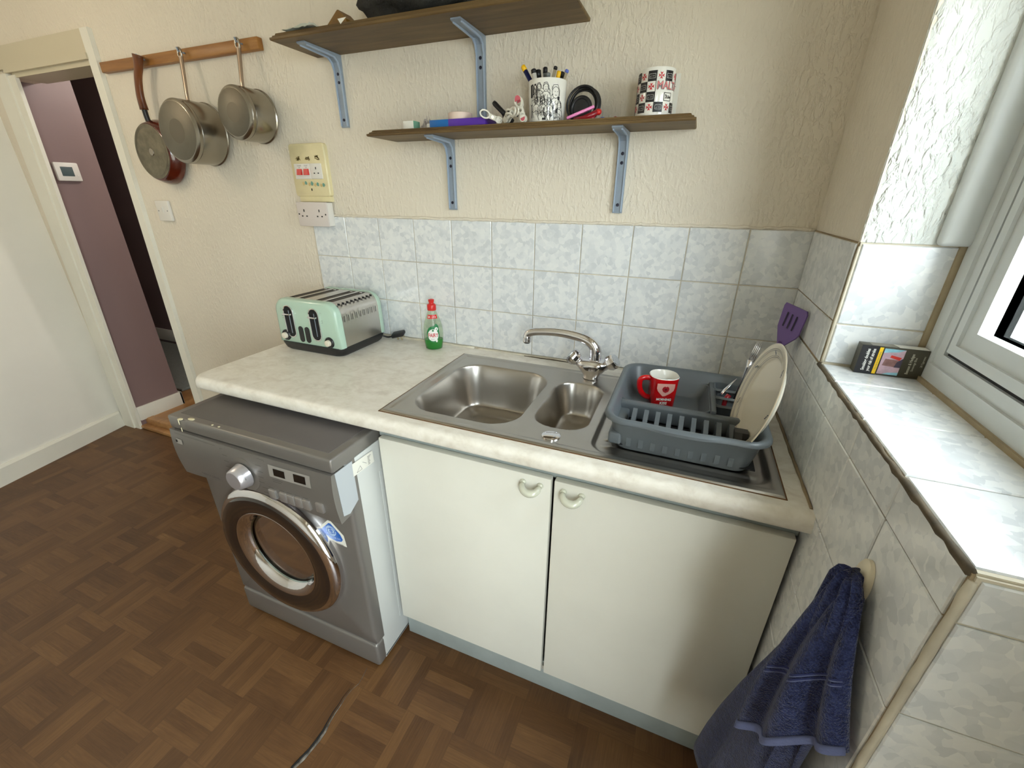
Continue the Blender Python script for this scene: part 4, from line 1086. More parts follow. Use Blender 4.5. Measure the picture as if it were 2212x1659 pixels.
# ------------------------------------------------------------------ shelves
def shelf(name, label, x0, x1, yd, z0, th, brs, arm):
    s = thing(name, label, 'shelf', ((x0+x1)/2, 0, z0))
    rs = []
    for ins, h in ((.002, 0), (0, .002), (0, th*.35), (.005, th*.45), (.006, th*.62), (.011, th*.72), (.013, th-.001), (.016, th)):
        rs.append([(x0+ins, .001, z0+h), (x0+ins, yd+ins, z0+h), (x1-ins, yd+ins, z0+h), (x1-ins, .001, z0+h)])
    MB().rings(rs).build('board', SHELFW, s, 25)
    for bx0, bx1, lz in brs:
        P = [(.001, z0-lz), (-.006, z0-lz), (-.007, z0-.045), (-.012, z0-.022), (-.026, z0-.010), (-.06, z0-.007), (-arm+.004, z0-.006), (-arm, z0-.004), (-arm, z0-.0005), (-.012, z0-.0005), (.001, z0-.001)]
        mb = MB(); mb.prism(P, 'x', bx0, bx1)
        br = mb.build('bracket', GREYMETAL, s, 30)
        P2 = [(-.005, z0-lz+.004), (-.0095, z0-lz+.004), (-.011, z0-.044), (-.018, z0-.024), (-.032, z0-.0135), (-arm+.01, z0-.009), (-arm+.01, z0-.004), (-.02, z0-.004), (-.005, z0-.03)]
        mb = MB()
        for a in (bx0+.001, bx1-.0045): mb.prism(P2, 'x', a, a+.0035)
        mb.build('flange', M('bracket_flange', lin(168, 184, 204), .4, .15), br, 30)
        xc = (bx0+bx1)/2
        for hz in (z0-.040-.012, z0-.075, z0-lz+.022):
            MB().lathe([(.0045, 0), (.0045, .0018), (.002, .0026)], (xc, -.0058, hz), (0, -1, 0), 12).build('screw', M('dark_screw', (.03, .03, .05), .4, .6), br, 40)
    return s
SZ = 1.585; ST = .017
shelf('lower_shelf', 'lower stained wooden shelf on two grey steel brackets', -1.252, -.324, -.150, SZ, ST, ((-1.061, -1.033, .205), (-.518, -.491, .205)), .132)
UZ = 1.837; UT = .020
shelf('upper_shelf', 'upper stained wooden shelf on two grey steel brackets', -1.537, -.622, -.182, UZ, UT, ((-1.468, -1.438, .203), (-.949, -.920, .203)), .150)
T1 = SZ+ST; T2 = UZ+UT

# ------------------------------------------------------------------ things on the lower shelf
def mug_cyl(t, xc, yc, zb, rb, rt, h, mat_, name='mug_body', seg=40):
    mb = MB()
    mb.lathe([(rb-.004, 0), (rb-.001, .001), (rb, .004), (rt, h-.002), (rt-.001, h), (rt-.0035, h), (rt-.004, h-.003), (rb-.004, .006), (.001, .006)], (xc, yc, zb), (0, 0, 1), seg, True, True)
    return mb.build(name, mat_, t, 50)
def cyl_map(xc, yc, zb, rb, rt, h, th0, off=.0006):
    def fn(a, b, o=off):
        r = rb+(rt-rb)*b/h+o; th = th0+a/((rb+rt)/2)
        return (xc+r*math.sin(th), yc-r*math.cos(th), zb+b)
    return fn
def view_th(xc, yc): return math.atan2(CAM[0]-xc, -(CAM[1]-yc))
# pen mug
pmx, pmy = -.706, -.078
PM = thing('pen_mug', 'white mug with black line drawing of a crowd, full of pens', 'mug', (pmx, pmy, T1))
mug_cyl(PM, pmx, pmy, T1, .047, .0505, .096, WHITEC)
th = view_th(pmx, pmy)
cf = cyl_map(pmx, pmy, T1, .047, .0505, .096, th)
mb = MB(); rg = random.Random(21)
def person(x, b, s):
    """loose ink figure: head, hair, shoulders, arms"""
    hd = [(x+.0085*s*math.cos(a), b+.011*s*math.sin(a)) for a in [2*PI*k/12 for k in range(13)]]
    strokes(mb, cf, [hd, [(x-.009*s, b+.004*s), (x-.006*s, b+.014*s), (x+.004*s, b+.015*s), (x+.0095*s, b+.005*s), (x+.010*s, b-.006*s)],
        [(x-.004*s, b-.010*s), (x-.016*s, b-.018*s), (x-.020*s, b-.045*s), (x-.012*s, b-.060*s)], [(x+.004*s, b-.010*s), (x+.016*s, b-.018*s), (x+.021*s, b-.042*s), (x+.010*s, b-.055*s)],
        [(x-.006*s, b-.020*s), (x-.002*s, b-.05*s)], [(x+.006*s, b-.020*s), (x+.004*s, b-.05*s)], [(x-.018*s, b-.04*s), (x, b-.034*s), (x+.016*s, b-.042*s)],
        [(x-.003*s, b+.002*s), (x-.001*s, b+.002*s)], [(x+.003*s, b+.002*s), (x+.005*s, b+.002*s)], [(x-.002*s, b-.005*s), (x+.003*s, b-.005*s)]], .0011)
for x, b, s in ((-.022, .076, .62), (-.004, .074, .75), (.022, .064, 1.15), (-.030, .046, .6), (-.012, .046, .7), (.004, .044, .6), (-.036, .068, .5), (.034, .036, .7)): person(x, b, s)
for i in range(46):
    x, b = rg.uniform(-.048, .034), rg.uniform(.006, .072)
    if x > .02 and b > .05: continue
    strokes(mb, cf, [[(x, b), (x+rg.uniform(-.004, .004), b+rg.uniform(-.010, .010)), (x+rg.uniform(-.006, .006), b+rg.uniform(-.012, .012))]], .0009)
for x0_, x1_, b0, b1 in ((-.050, -.042, .055, .083), (-.046, -.030, .080, .084), (-.040, -.036, .06, .08), (-.03, -.027, .052, .08), (-.047, -.044, .01, .04), (-.012, -.002, .004, .009), (-.006, -.003, .009, .02), (.006, .012, .012, .018), (.008, .0095, .004, .014), (.028, .034, .048, .056), (.024, .030, .02, .03)):
    mb.quad(cf(x0_, b0), cf(x1_, b0), cf(x1_, b1), cf(x0_, b1))
mb.build('crowd_drawing', INK, PM, recalc=False)['kind'] = 'stuff'
# pens standing in the mug
def pen(name, label, cat, u, v, tipmat, bodymat, caplen, r, dx0, yoff, fat=0):
    top = at(u, v, 1, pmy+yoff)
    base = Vector((pmx+dx0, pmy+yoff*.5, T1+.008)); ax = (top-base).normalized(); L = (top-base).length
    t = thing(name, label, cat, tuple(base), 'pens standing in the white mug')
    r *= 1.25
    MB().tube([base, base+ax*(L-caplen)], [r*.8, r], 10).build('barrel', bodymat, t, True)
    MB().tube([base+ax*(L-caplen), base+ax*(L-.002), top], [r*1.08, r*1.08, r*.7], 10).build('cap', tipmat, t, True)
clr = mat_thin_glass('clear_pen_plastic', (.78, .76, .70), 1.3, .1)
GREYPEN = M('grey_pen', lin(120, 124, 122), .4)
pen('toothbrush_pen', 'navy brush-handled pen with yellow tip leaning out of the mug', 'pen', 1129, 142, YELL, NAVY, .014, .0048, .014, .0)
pen('marker_pen', 'white marker with black cap in the pen mug', 'pen', 1152, 149, INK, WHITEC, .010, .0052, -.012, -.012)
pen('marker_pen', 'thick black marker beside the white marker in the pen mug', 'pen', 1162, 151, BLACK, BLACK, .02, .0060, -.014, .006)
pen('marker_pen', 'black capped grey pen at the middle of the pen mug', 'pen', 1178, 145, INK, GREYPEN, .014, .0046, -.004, .006)
pen('marker_pen', 'short grey pen in front of the black-capped pen', 'pen', 1184, 157, GREYPEN, GREYPEN, .008, .0048, .002, -.012)
pen('ballpoint_pen', 'clear ballpoint with dark plug next to the yellow pen', 'pen', 1201, 143, INK, clr, .007, .0038, -.014, .004)
pen('ballpoint_pen', 'yellow ballpoint pen in the pen mug', 'pen', 1208, 153, YELL, YELL, .02, .0042, .012, -.01)
pen('marker_pen', 'short black pen right of the yellow pen', 'pen', 1216, 155, BLACK, BLACK, .012, .0045, .006, .012)
pen('ballpoint_pen', 'clear ballpoint with blue plug leaning outward in the pen mug', 'pen', 1226, 150, MIDBLUE, clr, .007, .0038, .002, -.006)
# black and white check mug
cmx, cmy = -.429, -.080
CM = thing('souvenir_mug', 'black and white check souvenir mug with red crosses', 'mug', (cmx, cmy, T1))
mug_cyl(CM, cmx, cmy, T1, .0435, .0425, .098, WHITEC)
th = view_th(cmx, cmy)
cf2 = cyl_map(cmx, cmy, T1, .0435, .0425, .098, th)
def patch(mb, x0_, x1_, b0, b1, o=.0006):
    k = 4
    for i in range(k): mb.quad(cf2(x0_+(x1_-x0_)*i/k, b0, o), cf2(x0_+(x1_-x0_)*(i+1)/k, b0, o), cf2(x0_+(x1_-x0_)*(i+1)/k, b1, o), cf2(x0_+(x1_-x0_)*i/k, b1, o))
cwid, rhei = .0205, .0208
ICON = M('mid_grey_ink', lin(190, 190, 186), .5)
def cross(x, b, s):
    crs = MB()
    for q in range(4):
        a = q*PI/2; c_, n_ = math.cos(a), math.sin(a)
        R2 = lambda p: (x+p[0]*c_-p[1]*n_, b+p[0]*n_+p[1]*c_)
        crs.quad(*[cf2(*p, .0012) for p in [R2((0, 0)), R2((-.45*s, 1.0*s)), R2((0, .72*s)), R2((.45*s, 1.0*s))]])
    bmesh.ops.remove_doubles(crs.bm, verts=crs.bm.verts, dist=1e-5); crs.build('red_cross', REDINK, CM, recalc=False)
for j in range(4):
    b0 = .0075+j*rhei
    for i in range(-5, 4):
        xa = -.0005+i*cwid
        if j in (1, 2) and -.002 < xa < .075: continue
        if (i+j) % 2 == 0:
            blk = MB(); patch(blk, xa, xa+cwid, b0, b0+rhei); blk = blk.build('black_square', INK, CM, recalc=False)
            lin_ = MB(); strokes(lin_, lambda a, b: cf2(a, b, .0012), [[(xa+.003, b0+.006), (xa+.0175, b0+.006), (xa+.0175, b0+.0145), (xa+.003, b0+.0145), (xa+.003, b0+.006)], [(xa+.005, b0+.008), (xa+.0078, b0+.0105)], [(xa+.010, b0+.010), (xa+.0155, b0+.010)]], .0007)
            lin_.build('thumb_icon', ICON, blk, recalc=False)['kind'] = 'stuff'
        else: cross(xa+cwid/2, b0+rhei/2, .0072)
mb = MB(); strokes(mb, lambda a, b: cf2(a, b, .0012), [[(.021, .031), (.040, .031), (.040, .047), (.021, .047), (.021, .031)], [(.0235, .036), (.0265, .036), (.0265, .0405), (.0255, .0435), (.0245, .0405)], [(-.001, .0076), (-.001, .0907)]], .0012); mb.build('like_button', INK, CM, recalc=False)
text_on('mug_lettering', 'Like', .0085, INK, CM, lambda a, b: cf2(.0335+a, .0385+b, .0012), .0002, sx=.8)
text_on('mug_lettering', 'MALTA', .0225, GREYINK, CM, lambda a, b: cf2(.0015+a, .0605+b, .0008), .0009, 'LEFT', .86)
text_on('mug_lettering', 'MALTA', .0225, M('pale_red_ink', lin(224, 120, 118), .45), CM, lambda a, b: cf2(.0015+a, .0605+b, .0014), -.00005, 'LEFT', .86, 1.0)
# card leaning behind the check mug
p0, p1 = at(1443, 246, 1, -.025), at(1470, 158, 1, -.010)
cdm = MB(); cdm.prism([(-.020, T1), (-.022, T1+.001), (-.009, p1.z), (-.007, p1.z)], 'x', p0.x-.03, p1.x+.002); cdo = cdm.build('white_card', CARD, None, False, (p0.x, -.015, T1)); tag(cdo, 'white printed card leaning on the wall behind the check mug', 'card')
mb = MB(); CFn = lambda a, b: (a, -.0225+.0135*(b-T1)/(p1.z-T1)-.0003, b)
strokes(mb, CFn, [[(p1.x-.026, T1+.080), (p1.x-.006, T1+.076)], [(p1.x-.026, T1+.072), (p1.x-.010, T1+.069)], [(p1.x-.026, T1+.066), (p1.x-.014, T1+.064)]], .0012); mb.build('card_lines', GREYINK, cdo, recalc=False)
# small white and green carton
p0, p1 = at(872, 277, 1, -.105), at(911, 277, 1, -.085)
cr = thing('small_carton', 'small white carton with green side at the end of the lower shelf', 'box', (p0.x, -.09, T1))
box('carton_front', CARD, cr, p0.x, p0.x+.036, -.106, -.072, T1, T1+.024, .0006)
mb = MB(); mb.quad((p0.x+.0364, -.106, T1), (p0.x+.0364, -.072, T1), (p0.x+.0364, -.072, T1+.024), (p0.x+.0364, -.106, T1+.024)); mb.build('green_side', SAGE, cr, recalc=False)
# blue and violet carton lying flat, tape roll behind, crumpled clear bag
p0, p1 = at(929, 273, 1, -.110), at(1049, 268, 1, -.110)
bxm = (p0.x+p1.x)/2
bc = thing('flat_carton', 'flat carton, half blue and half violet, on the lower shelf', 'box', (bxm, -.09, T1))
box('blue_half', BLUEP, bc, p0.x, p0.x+.062, -.112, -.036, T1, T1+.021, .0008)
box('violet_half', VIOLP, bc, p0.x+.062, p1.x, -.112, -.036, T1, T1+.021, .0008)
box('end_flap', CARD, bc, p0.x-.014, p0.x, -.105, -.080, T1, T1+.014, .0008)
p2 = at(1010, 252, 1, -.042)
MBt = MB(); MBt.lathe([(.022, 0), (.034, 0), (.035, .002), (.035, .017), (.033, .018), (.022, .018), (.022, 0)], (p2.x-.006, -.076, T1+.0212), (0, 0, 1), 36, False, False)
tr_ = MBt.build('tape_roll', M('pinkish_white_tape', lin(228, 206, 190), .5), None, 50, (p2.x-.006, -.076, T1+.0212)); tag(tr_, 'pinkish white tape roll lying on the blue and violet carton', 'tape')
mb = MB(); rg = random.Random(31)
def crump(xa, xb, ya, yb_, za, h, seed, nu=14, nv=8):
    rr_2 = random.Random(seed); tab = [[rr_2.random() for _ in range(nv+1)] for _ in range(nu+1)]
    def fn(u, v):
        i, j = round(u*nu), round(v*nv); e = math.sin(PI*u)*math.sin(PI*v)
        return (xa+(xb-xa)*u, ya+(yb_-ya)*v, za+.001+h*(.35*e+.65*tab[i][j]*(.15+.85*e)))
    return fn
p3 = at(917, 268, 1, -.075); p4 = at(958, 262, 1, -.06)
mb.grid(crump(p3.x-.006, p4.x-.022, -.100, -.055, T1, .040, 5), 14, 8)
tag(mb.build('crumpled_bag', mat_thin_glass('cloudy_film', (.82, .82, .86), 1.6, .2), None, False, (p3.x, -.06, T1)), 'crumpled clear plastic bag beside the blue and violet carton', 'bag')
# clothes pegs: two-armed plastic pegs with oval openings
def ring_part(mb, cx, cz, rx, rz, th_, y0, y1, n=20):
    o = [(cx+rx*math.cos(2*PI*k/n), cz+rz*math.sin(2*PI*k/n)) for k in range(n)]; i_ = [(cx+(rx-th_)*math.cos(2*PI*k/n), cz+(rz-th_)*math.sin(2*PI*k/n)) for k in range(n)]
    mb.rings([[(x, y0, z) for x, z in o], [(x, y1, z) for x, z in o], [(x, y1, z) for x, z in i_], [(x, y0, z) for x, z in i_], [(x, y0, z) for x, z in o]], True, False, False)
PEGW = M('white_peg_plastic', lin(226, 222, 208), .35)
def peg(label, loc, rx_, ry_, rz_, grip):
    t = thing('clothes_peg', label, 'peg', (0, 0, 0), 'clothes pegs on the lower shelf')
    for s in (-1, 1):
        mb = MB(); ring_part(mb, 0, .044, .0105, .015, .0034, s*.0025, s*.0065); mb.box(-.0060, .0060, min(s*.0025, s*.0065), max(s*.0025, s*.0065), -.002, .032, .0012); ring_part(mb, 0, .004, .0085, .010, .0030, s*.0025, s*.0065)
        mb.build('arm', PEGW, t, 40)
    MB().lathe([(.004, -.007), (.004, .007)], (0, 0, .022), (0, 1, 0), 12).build('spring', CHROME, t)
    if grip:
        for s in (-1, 1):
            mb = MB(); P = [(.0085*math.cos(a), .046+.0125*math.sin(a)) for a in [PI*k/8 for k in range(9)]]; mb.prism(P, 'y', s*.0066, s*.0072); mb.build('grip_pad', grip, t)
            mb = MB(); P = [(.0065*math.cos(a), .004-.008*math.sin(a)) for a in [PI*k/8 for k in range(9)]]; mb.prism(P, 'y', s*.0066, s*.0072); mb.build('grip_pad', grip, t)
    t.rotation_euler = (rx_, ry_, rz_); t.location = loc
    return t
GP = M('rose_grip', lin(196, 92, 104), .5)
p = at(1132, 262, 1, -.128); peg('white clothes peg with rose grips leaning on the pen mug', (p.x, -.130, T1+.006), -.10, -.36, .05, GP)
p = at(1060, 262, 1, -.105); peg('white clothes peg lying on its side by the violet carton end', (p.x+.030, -.108, T1+.0105), .2, -1.22, .2, None)
p = at(1088, 262, 1, -.115); peg('white clothes peg lying end-on between two other pegs', (p.x, -.095, T1+.012), 1.35, .25, .5, None)
p = at(1108, 264, 1, -.115); peg('white clothes peg lying flat beneath the leaning peg', (p.x-.018, -.118, T1+.010), .3, 1.25, -.35, None)
p = at(1102, 236, 1, -.065); peg('white clothes peg propped up behind the other pegs', (p.x-.012, -.066, T1+.016), .2, .9, .3, None)
# black gas lighter leaning over the pegs
a_ = at(1066, 221, 1, -.080); b_ = at(1107, 262, 1, -.075)
LG = thing('black_lighter', 'black plastic lighter wand resting over the clothes pegs', 'lighter', tuple(b_))
a_ = Vector(a_); b_ = Vector((b_.x, b_.y, T1+.010)); dv = (b_-a_)
MB().tube([a_, a_+dv*.08, a_+dv*.5, a_+dv*.62], [.0055, .0068, .0065, .009], 12).build('grip', BLACK, LG, True)
MB().tube([a_+dv*.6, a_+dv*.8, b_], [.010, .0095, .007], 12).build('head', BLACK, LG, True)
MB().tube([a_+dv*.58+Vector((.004, 0, .004)), a_+dv*.66+Vector((.020, 0, .006)), a_+dv*.72+Vector((.032, 0, .0))], [.004, .0045, .003], 8).build('trigger', BLACK, LG, True)
# black coiled cable standing on edge
c_ = at(1259, 224, 1, -.052)
CO = thing('cable_coil', 'coil of black cable standing on edge beside the pen mug', 'cable', (c_.x, -.052, T1))
def torus(mb, c, R_, r, tilt, n=40, dy=0, sq_=1.0):
    mb.tube([(c[0]+R_*math.cos(a)*1.0, c[1]+dy+tilt*math.sin(a), c[2]+R_*sq_*math.sin(a)) for a in [2*PI*k/n for k in range(n+1)]], r, 8, False)
Rz = .041
for k, (R_, dy, ox) in enumerate(((.041, -.006, .0), (.038, .002, .003), (.035, .010, -.002), (.0395, .012, .004))):
    mb = MB(); torus(mb, (c_.x+ox, -.052, T1+.0445), R_, .0032, .004, 44, dy); mb.build('loop', BLACK, CO, True)
mb = MB(); torus(mb, (c_.x-.004, -.050, T1+.036), .025, .005, .002, 36, -.004); mb.build('inner_loop', BLACK, CO, True)
MB().lathe([(.024, 0), (.024, .008), (.018, .010), (.004, .011)], (c_.x-.004, -.046, T1+.034), (0, -1, 0), 28).build('adapter', BLACK, CO, 50)
# pink nail file, red clip, blue peg, red scrap
def bar3(name, label, cat, p, q, wd, th_, mat_, grp=None):
    p, q = Vector(p), Vector(q); t = (q-p).normalized(); s = Vector((0, 1, 0)); s = (s-t*s.dot(t)).normalized(); n = t.cross(s); mb = MB(); L = (q-p).length
    mb.box(0, L, -wd/2, wd/2, -th_/2, th_/2, th_*.3); m = Matrix(((t.x, s.x, n.x, p.x), (t.y, s.y, n.y, p.y), (t.z, s.z, n.z, p.z), (0, 0, 0, 1))); mb.xform(m)
    return tag(mb.build(name, mat_, None, 40, tuple(p)), label, cat, grp)
a_ = at(1224, 256, 1, -.112); b_ = at(1284, 230, 1, -.095); a_.z = max(a_.z, T1+.004)
bar3('nail_file', 'pink flat plastic strip propped against the cable coil', 'strip', a_, b_, .010, .0065, PINKPL)
a_ = at(1240, 257, 1, -.085); b_ = at(1292, 238, 1, -.080)
RC = thing('red_clip', 'dark red plastic clip under the pink strip', 'clip', (a_.x, -.085, T1))
MB().tube([(a_.x, -.085, T1+.006), (a_.x+.03, -.084, T1+.010), (b_.x, -.082, T1+.021)], [.005, .006, .007], 10).build('arm', DREDP, RC, True)
MB().tube([(a_.x+.012, -.083, T1+.005), (a_.x+.04, -.083, T1+.006), (b_.x-.006, -.082, T1+.010)], [.004, .005, .005], 10).build('arm', DREDP, RC, True)
MB().ball((b_.x+.001, -.082, T1+.021), (.009, .007, .008), 12).build('finger_pad', REDP, RC, True)
a_ = at(1284, 256, 1, -.075); b_ = at(1304, 250, 1, -.075)
BP = thing('blue_peg', 'small blue plastic peg lying behind the red clip', 'peg', (a_.x, -.06, T1))
MB().box(a_.x, b_.x, -.066, -.054, T1, T1+.006, .002).build('arm', MIDBLUE, BP, 40); MB().box(b_.x-.010, b_.x, -.067, -.053, T1+.006, T1+.012, .002).build('jaw', MIDBLUE, BP, 40)
a_ = at(1319, 254, 1, -.06); b_ = at(1334, 250, 1, -.06)
mb = MB(); mb.prism([(a_.x, T1), (b_.x, T1), (b_.x, T1+.010), (b_.x-.004, T1+.011), (a_.x, T1+.004)], 'y', -.072, -.058); tag(mb.build('red_scrap', DREDP, None, False, (a_.x, -.06, T1)), 'small red wedge-shaped plastic piece on the bare part of the shelf', 'plastic piece')

# ------------------------------------------------------------------ things on the upper shelf
def lump(u, v):
    th = 2*PI*u; ph = PI*v
    x = math.sin(ph)*math.cos(th); y = math.sin(ph)*math.sin(th); z = -math.cos(ph)
    f = 1+.07*math.sin(5*th+3*ph)+.05*math.sin(9*ph+2*th)+.04*math.sin(13*th-5*ph)
    zz = z*.085*f
    return (-1.045+x*.205*f*(1 if zz > -.05 else 1.05), -.092+y*.078*f, T2+.060+max(zz, -.058))
mb = MB(); mb.grid(lump, 64, 28); bmesh.ops.remove_doubles(mb.bm, verts=mb.bm.verts, dist=1e-4)
BG = tag(mb.build('folded_bag', BLACKF, None, True, (-1.035, -.09, T2)), 'black crumpled fabric bag lying on the upper shelf', 'bag')
p0 = at(709, 50, 1, -.14); p1 = at(745, 29, 1, -.13); p2 = at(768, 48, 1, -.13)
mb = MB(); z9 = T2+.001
mb.prism([(p0.x+.002, z9), (p0.x+.004, z9+.004), (-1.304, z9+.034), (-1.300, z9+.034), (-1.276, z9+.012), (-1.276, z9)], 'y', -.150, -.100)
tag(mb.build('folded_booklet', BROWNP, None, False, (p1.x, -.1, T2)), 'brown printed booklet half folded next to the black bag', 'booklet')
p0 = at(618, 72, 1, -.16); p1 = at(748, 48, 1, -.16)
mb = MB(); f1 = crump(p0.x, -1.372, -.176, -.09, T2, .026, 12, 16, 7)
mb.grid(f1, 16, 7)
PP = tag(mb.build('crumpled_paper', PAPER, None, False, (p0.x, -.12, T2)), 'crumpled pale paper hanging over the upper shelf edge', 'paper')
p2 = at(740, 54, 1, -.19)
mb = MB(); mb.quad((p2.x-.018, -.186, T2+.002), (p2.x+.012, -.186, T2+.003), (p2.x-.008, -.188, T2-.011)); mb.build('hanging_corner', CARD, PP, recalc=False)
p0 = at(1000, 12, 1, -.09); p1 = at(1085, 0, 1, -.09)
tag(box('pale_carton', M('pale_green_card', lin(206, 208, 184), .6), None, -.80, -.70, -.13, -.02, T2, T2+.09, .002, 2, 40, (-.75, -.075, T2)), 'pale green carton behind the black bag on the upper shelf', 'box')

# ------------------------------------------------------------------ pan rail and pans
RL = thing('pan_rail', 'orange pine rail screwed to the wall for hanging pans', 'rail', (-2.21, 0, 1.877))
box('batten', RAILW, RL, -2.662, -1.766, -.020, .002, 1.877, 1.913, .003)
for hx in (-2.372, -2.137, -1.838): 
    MB().tube([(hx, -.018, 1.897), (hx, -.030, 1.897), (hx, -.044, 1.900), (hx, -.047, 1.910)], .0028, 8).build('hook', GREYMETAL, RL, True)
def saucepan(name, label, x, z, r, d, hx, ring):
    t = thing(name, label, 'saucepan', (x, -.02, z), 'pans hanging from the wall rail')
    yr = -.020
    MB().lathe([(r-.004, .004), (r-.002, .001), (r+.003, .0), (r+.003, .003), (r, .006), (r, d-.022), (r-.001, d-.020), (r, d-.018), (r-.001, d-.008), (r-.008, d-.001), (r-.012, d), (.001, d)], (x, yr, z), (0, -1, 0), 56, True, True).build('pot', PANST, t, 35)
    MB().lathe([(r-.010, d-.001), (r-.013, d+.0012), (.001, d+.0014)], (x, yr, z), (0, -1, 0), 48, False, True).build('base_disc', PANBT, t, 40)
    MB().lathe([(ring, d+.0016), (ring*.6, d+.0018), (.001, d+.0019)], (x, yr, z), (0, -1, 0), 32, False, True).build('base_mark', mat_steel('pan_mark_%s' % name, (.165, .15, .12), .5), t, 40)
    zt_ = z+math.sqrt(r*r-(hx-x)**2 if abs(hx-x) < r else 0)
    P = smooth_path([(x+(hx-x)*.75, yr-.038, z+r-.006), (x+(hx-x)*.8, yr-.036, z+r+.02), (x+(hx-x)*.9, yr-.028, z+r+(1.89-z-r)*.5), (hx, yr-.020, 1.872), (hx, yr-.018, 1.884)])
    n = len(P)
    h = MB(); h.tube(P, [.0075+.003*(i/(n-1)) for i in range(n)], 10, True, .55); h = h.build('handle', M('copper_tinted_steel', (.42, .33, .26), .26, .95), t, True)
    mb = MB(); P2 = [(hx+.0090*math.cos(a), yr-.0195, 1.893+.016*math.sin(a)) for a in [2*PI*k/24 for k in range(25)]]; mb.tube(P2, .0035, 8, False); mb.build('hanging_eye', PANST, h, True)
    MB().box(x+(hx-x)*.75-.012, x+(hx-x)*.75+.012, yr-.048, yr-.026, z+r-.010, z+r+.003, .003).build('handle_mount', PANST, t, 40)
saucepan('saucepan', 'smaller stainless saucepan at the right end of the pan rail', -1.823, 1.680, .0835, .104, -1.838, .030)
saucepan('saucepan', 'larger stainless saucepan hanging between frying pan and small saucepan', -2.117, 1.634, .1065, .118, -2.137, .040)
fx_, fz_ = -2.425, 1.580
FPn = thing('frying_pan', 'frying pan with dark brown enamel rim, orange reflection in its colour, and wooden handle', 'frying pan', (fx_, -.02, fz_), 'pans hanging from the wall rail')
ENAM = M('reflection_tinted_enamel', lin(86, 26, 10), .18, coat=.5, var=.5, vscale=5)  # dark enamel with its orange reflection put into the colour
MB().lathe([(.119, .0), (.122, .0), (.122, .004), (.118, .018), (.106, .044), (.101, .048), (.001, .048)], (fx_, -.012, fz_), (0, -1, 0), 56, True, True).build('pan_body', ENAM, FPn, 40)
FB = MB(); FB.lathe([(.101, .046), (.1005, .0495), (.096, .050), (.001, .050)], (fx_, -.012, fz_), (0, -1, 0), 56, False, True); FB = FB.build('base_plate', M('worn_aluminium', (.20, .18, .13), .42, .85, var=.35, vscale=25), FPn, 40)
for r0 in (.094, .089): MB().lathe([(r0, .0502), (r0-.0008, .0510), (r0-.0016, .0502)], (fx_, -.012, fz_), (0, -1, 0), 56, False, False).build('ring', PANBT, FB, True)
MB().lathe([(.014, .050), (.013, .052), (.008, .0525), (.001, .0525)], (fx_, -.012, fz_), (0, -1, 0), 24).build('rivet', PANST, FB, 40)
P = smooth_path([(fx_-.006, -.035, fz_+.104), (fx_-.006, -.038, fz_+.130), (fx_-.004, -.040, fz_+.160)]); MB().tube(P, .0095, 10).build('neck', BLACK, FPn, True)
P = smooth_path([(fx_-.004, -.040, fz_+.152), (fx_-.002, -.041, fz_+.20), (fx_+.016, -.041, fz_+.255), (fx_+.040, -.041, fz_+.295), (fx_+.052, -.041, fz_+.328)])
n = len(P); MB().tube(P, [.018-.004*math.sin(PI*i/(n-1))+.003*(i/(n-1)) for i in range(n)], 14, True, .75).build('handle', BROWNH, FPn, True)

# ------------------------------------------------------------------ electrics on the wall
LS = thing('light_switch', 'white single rocker light switch on the plaster by the doorway', 'switch', (-2.553, 0, 1.35))
box('plate', WPLAST, LS, -2.597, -2.509, -.011, .002, 1.307, 1.393, .003)
MB().prism([(-.010, 1.337), (-.0125, 1.339), (-.016, 1.366), (-.010, 1.366)], 'x', -2.559, -2.547).build('rocker', WPLAST, LS)
for sx in (-2.583, -2.523): MB().lathe([(.0028, 0), (.0028, .0008)], (sx, -.0108, 1.35), (0, -1, 0), 10).build('screw', GREYINK, LS)
CK = thing('cooker_switch_panel', 'yellowed cream panel with two red switches and a socket', 'switch panel', (-1.637, 0, 1.505))
cx0, cx1, cz0, cz1 = -1.722, -1.554, 1.416, 1.592
mb = MB(); mb.rings([[(x, y, z) for x, z in rrect(cx0+i, cx1-i, cz0+i, cz1-i, .012, 4)] for y, i in ((.002, 0), (-.012, 0), (-.015, .003))]); pl_ = mb.build('plate', CREAMPL, CK, 40)
box('lower_box', CREAMPL, CK, -1.710, -1.556, -.011, .002, 1.398, 1.417, .002)
CKF = lambda a, b, o=0: (cx0+a*(cx1-cx0), -.0155-o, cz1-b*(cz1-cz0))
def ckbox(a0, a1, b0, b1, t_, mat_, name, bev=.0015):
    return box(name, mat_, CK, cx0+a0*(cx1-cx0), cx0+a1*(cx1-cx0), -.015-t_, -.013, cz1-b1*(cz1-cz0), cz1-b0*(cz1-cz0), bev)
ckbox(.10, .55, .37, .66, .003, WPLAST, 'switch_insert'); ckbox(.555, .87, .37, .66, .003, WPLAST, 'socket_insert')
for a in (.19, .385):
    z1_, z0_ = cz1-.47*(cz1-cz0), cz1-.585*(cz1-cz0); xx = cx0+a*(cx1-cx0)
    MB().prism([(-.0175, z0_), (-.0185, z1_), (-.022, z1_), (-.026, z0_)], 'x', xx, xx+.021).build('red_rocker', REDP, CK)
    text_on('switch_lettering', 'COOKER' if a < .3 else 'SOCKET', .0062, GREYINK, CK, lambda u, v, xx=xx: (xx+.0105+u, -.0184, cz1-.41*(cz1-cz0)+v), sx=.8)
    text_on('switch_lettering', 'ON', .0062, GREYINK, CK, lambda u, v, xx=xx: (xx+.0105+u, -.0184, cz1-.445*(cz1-cz0)+v), sx=.8)
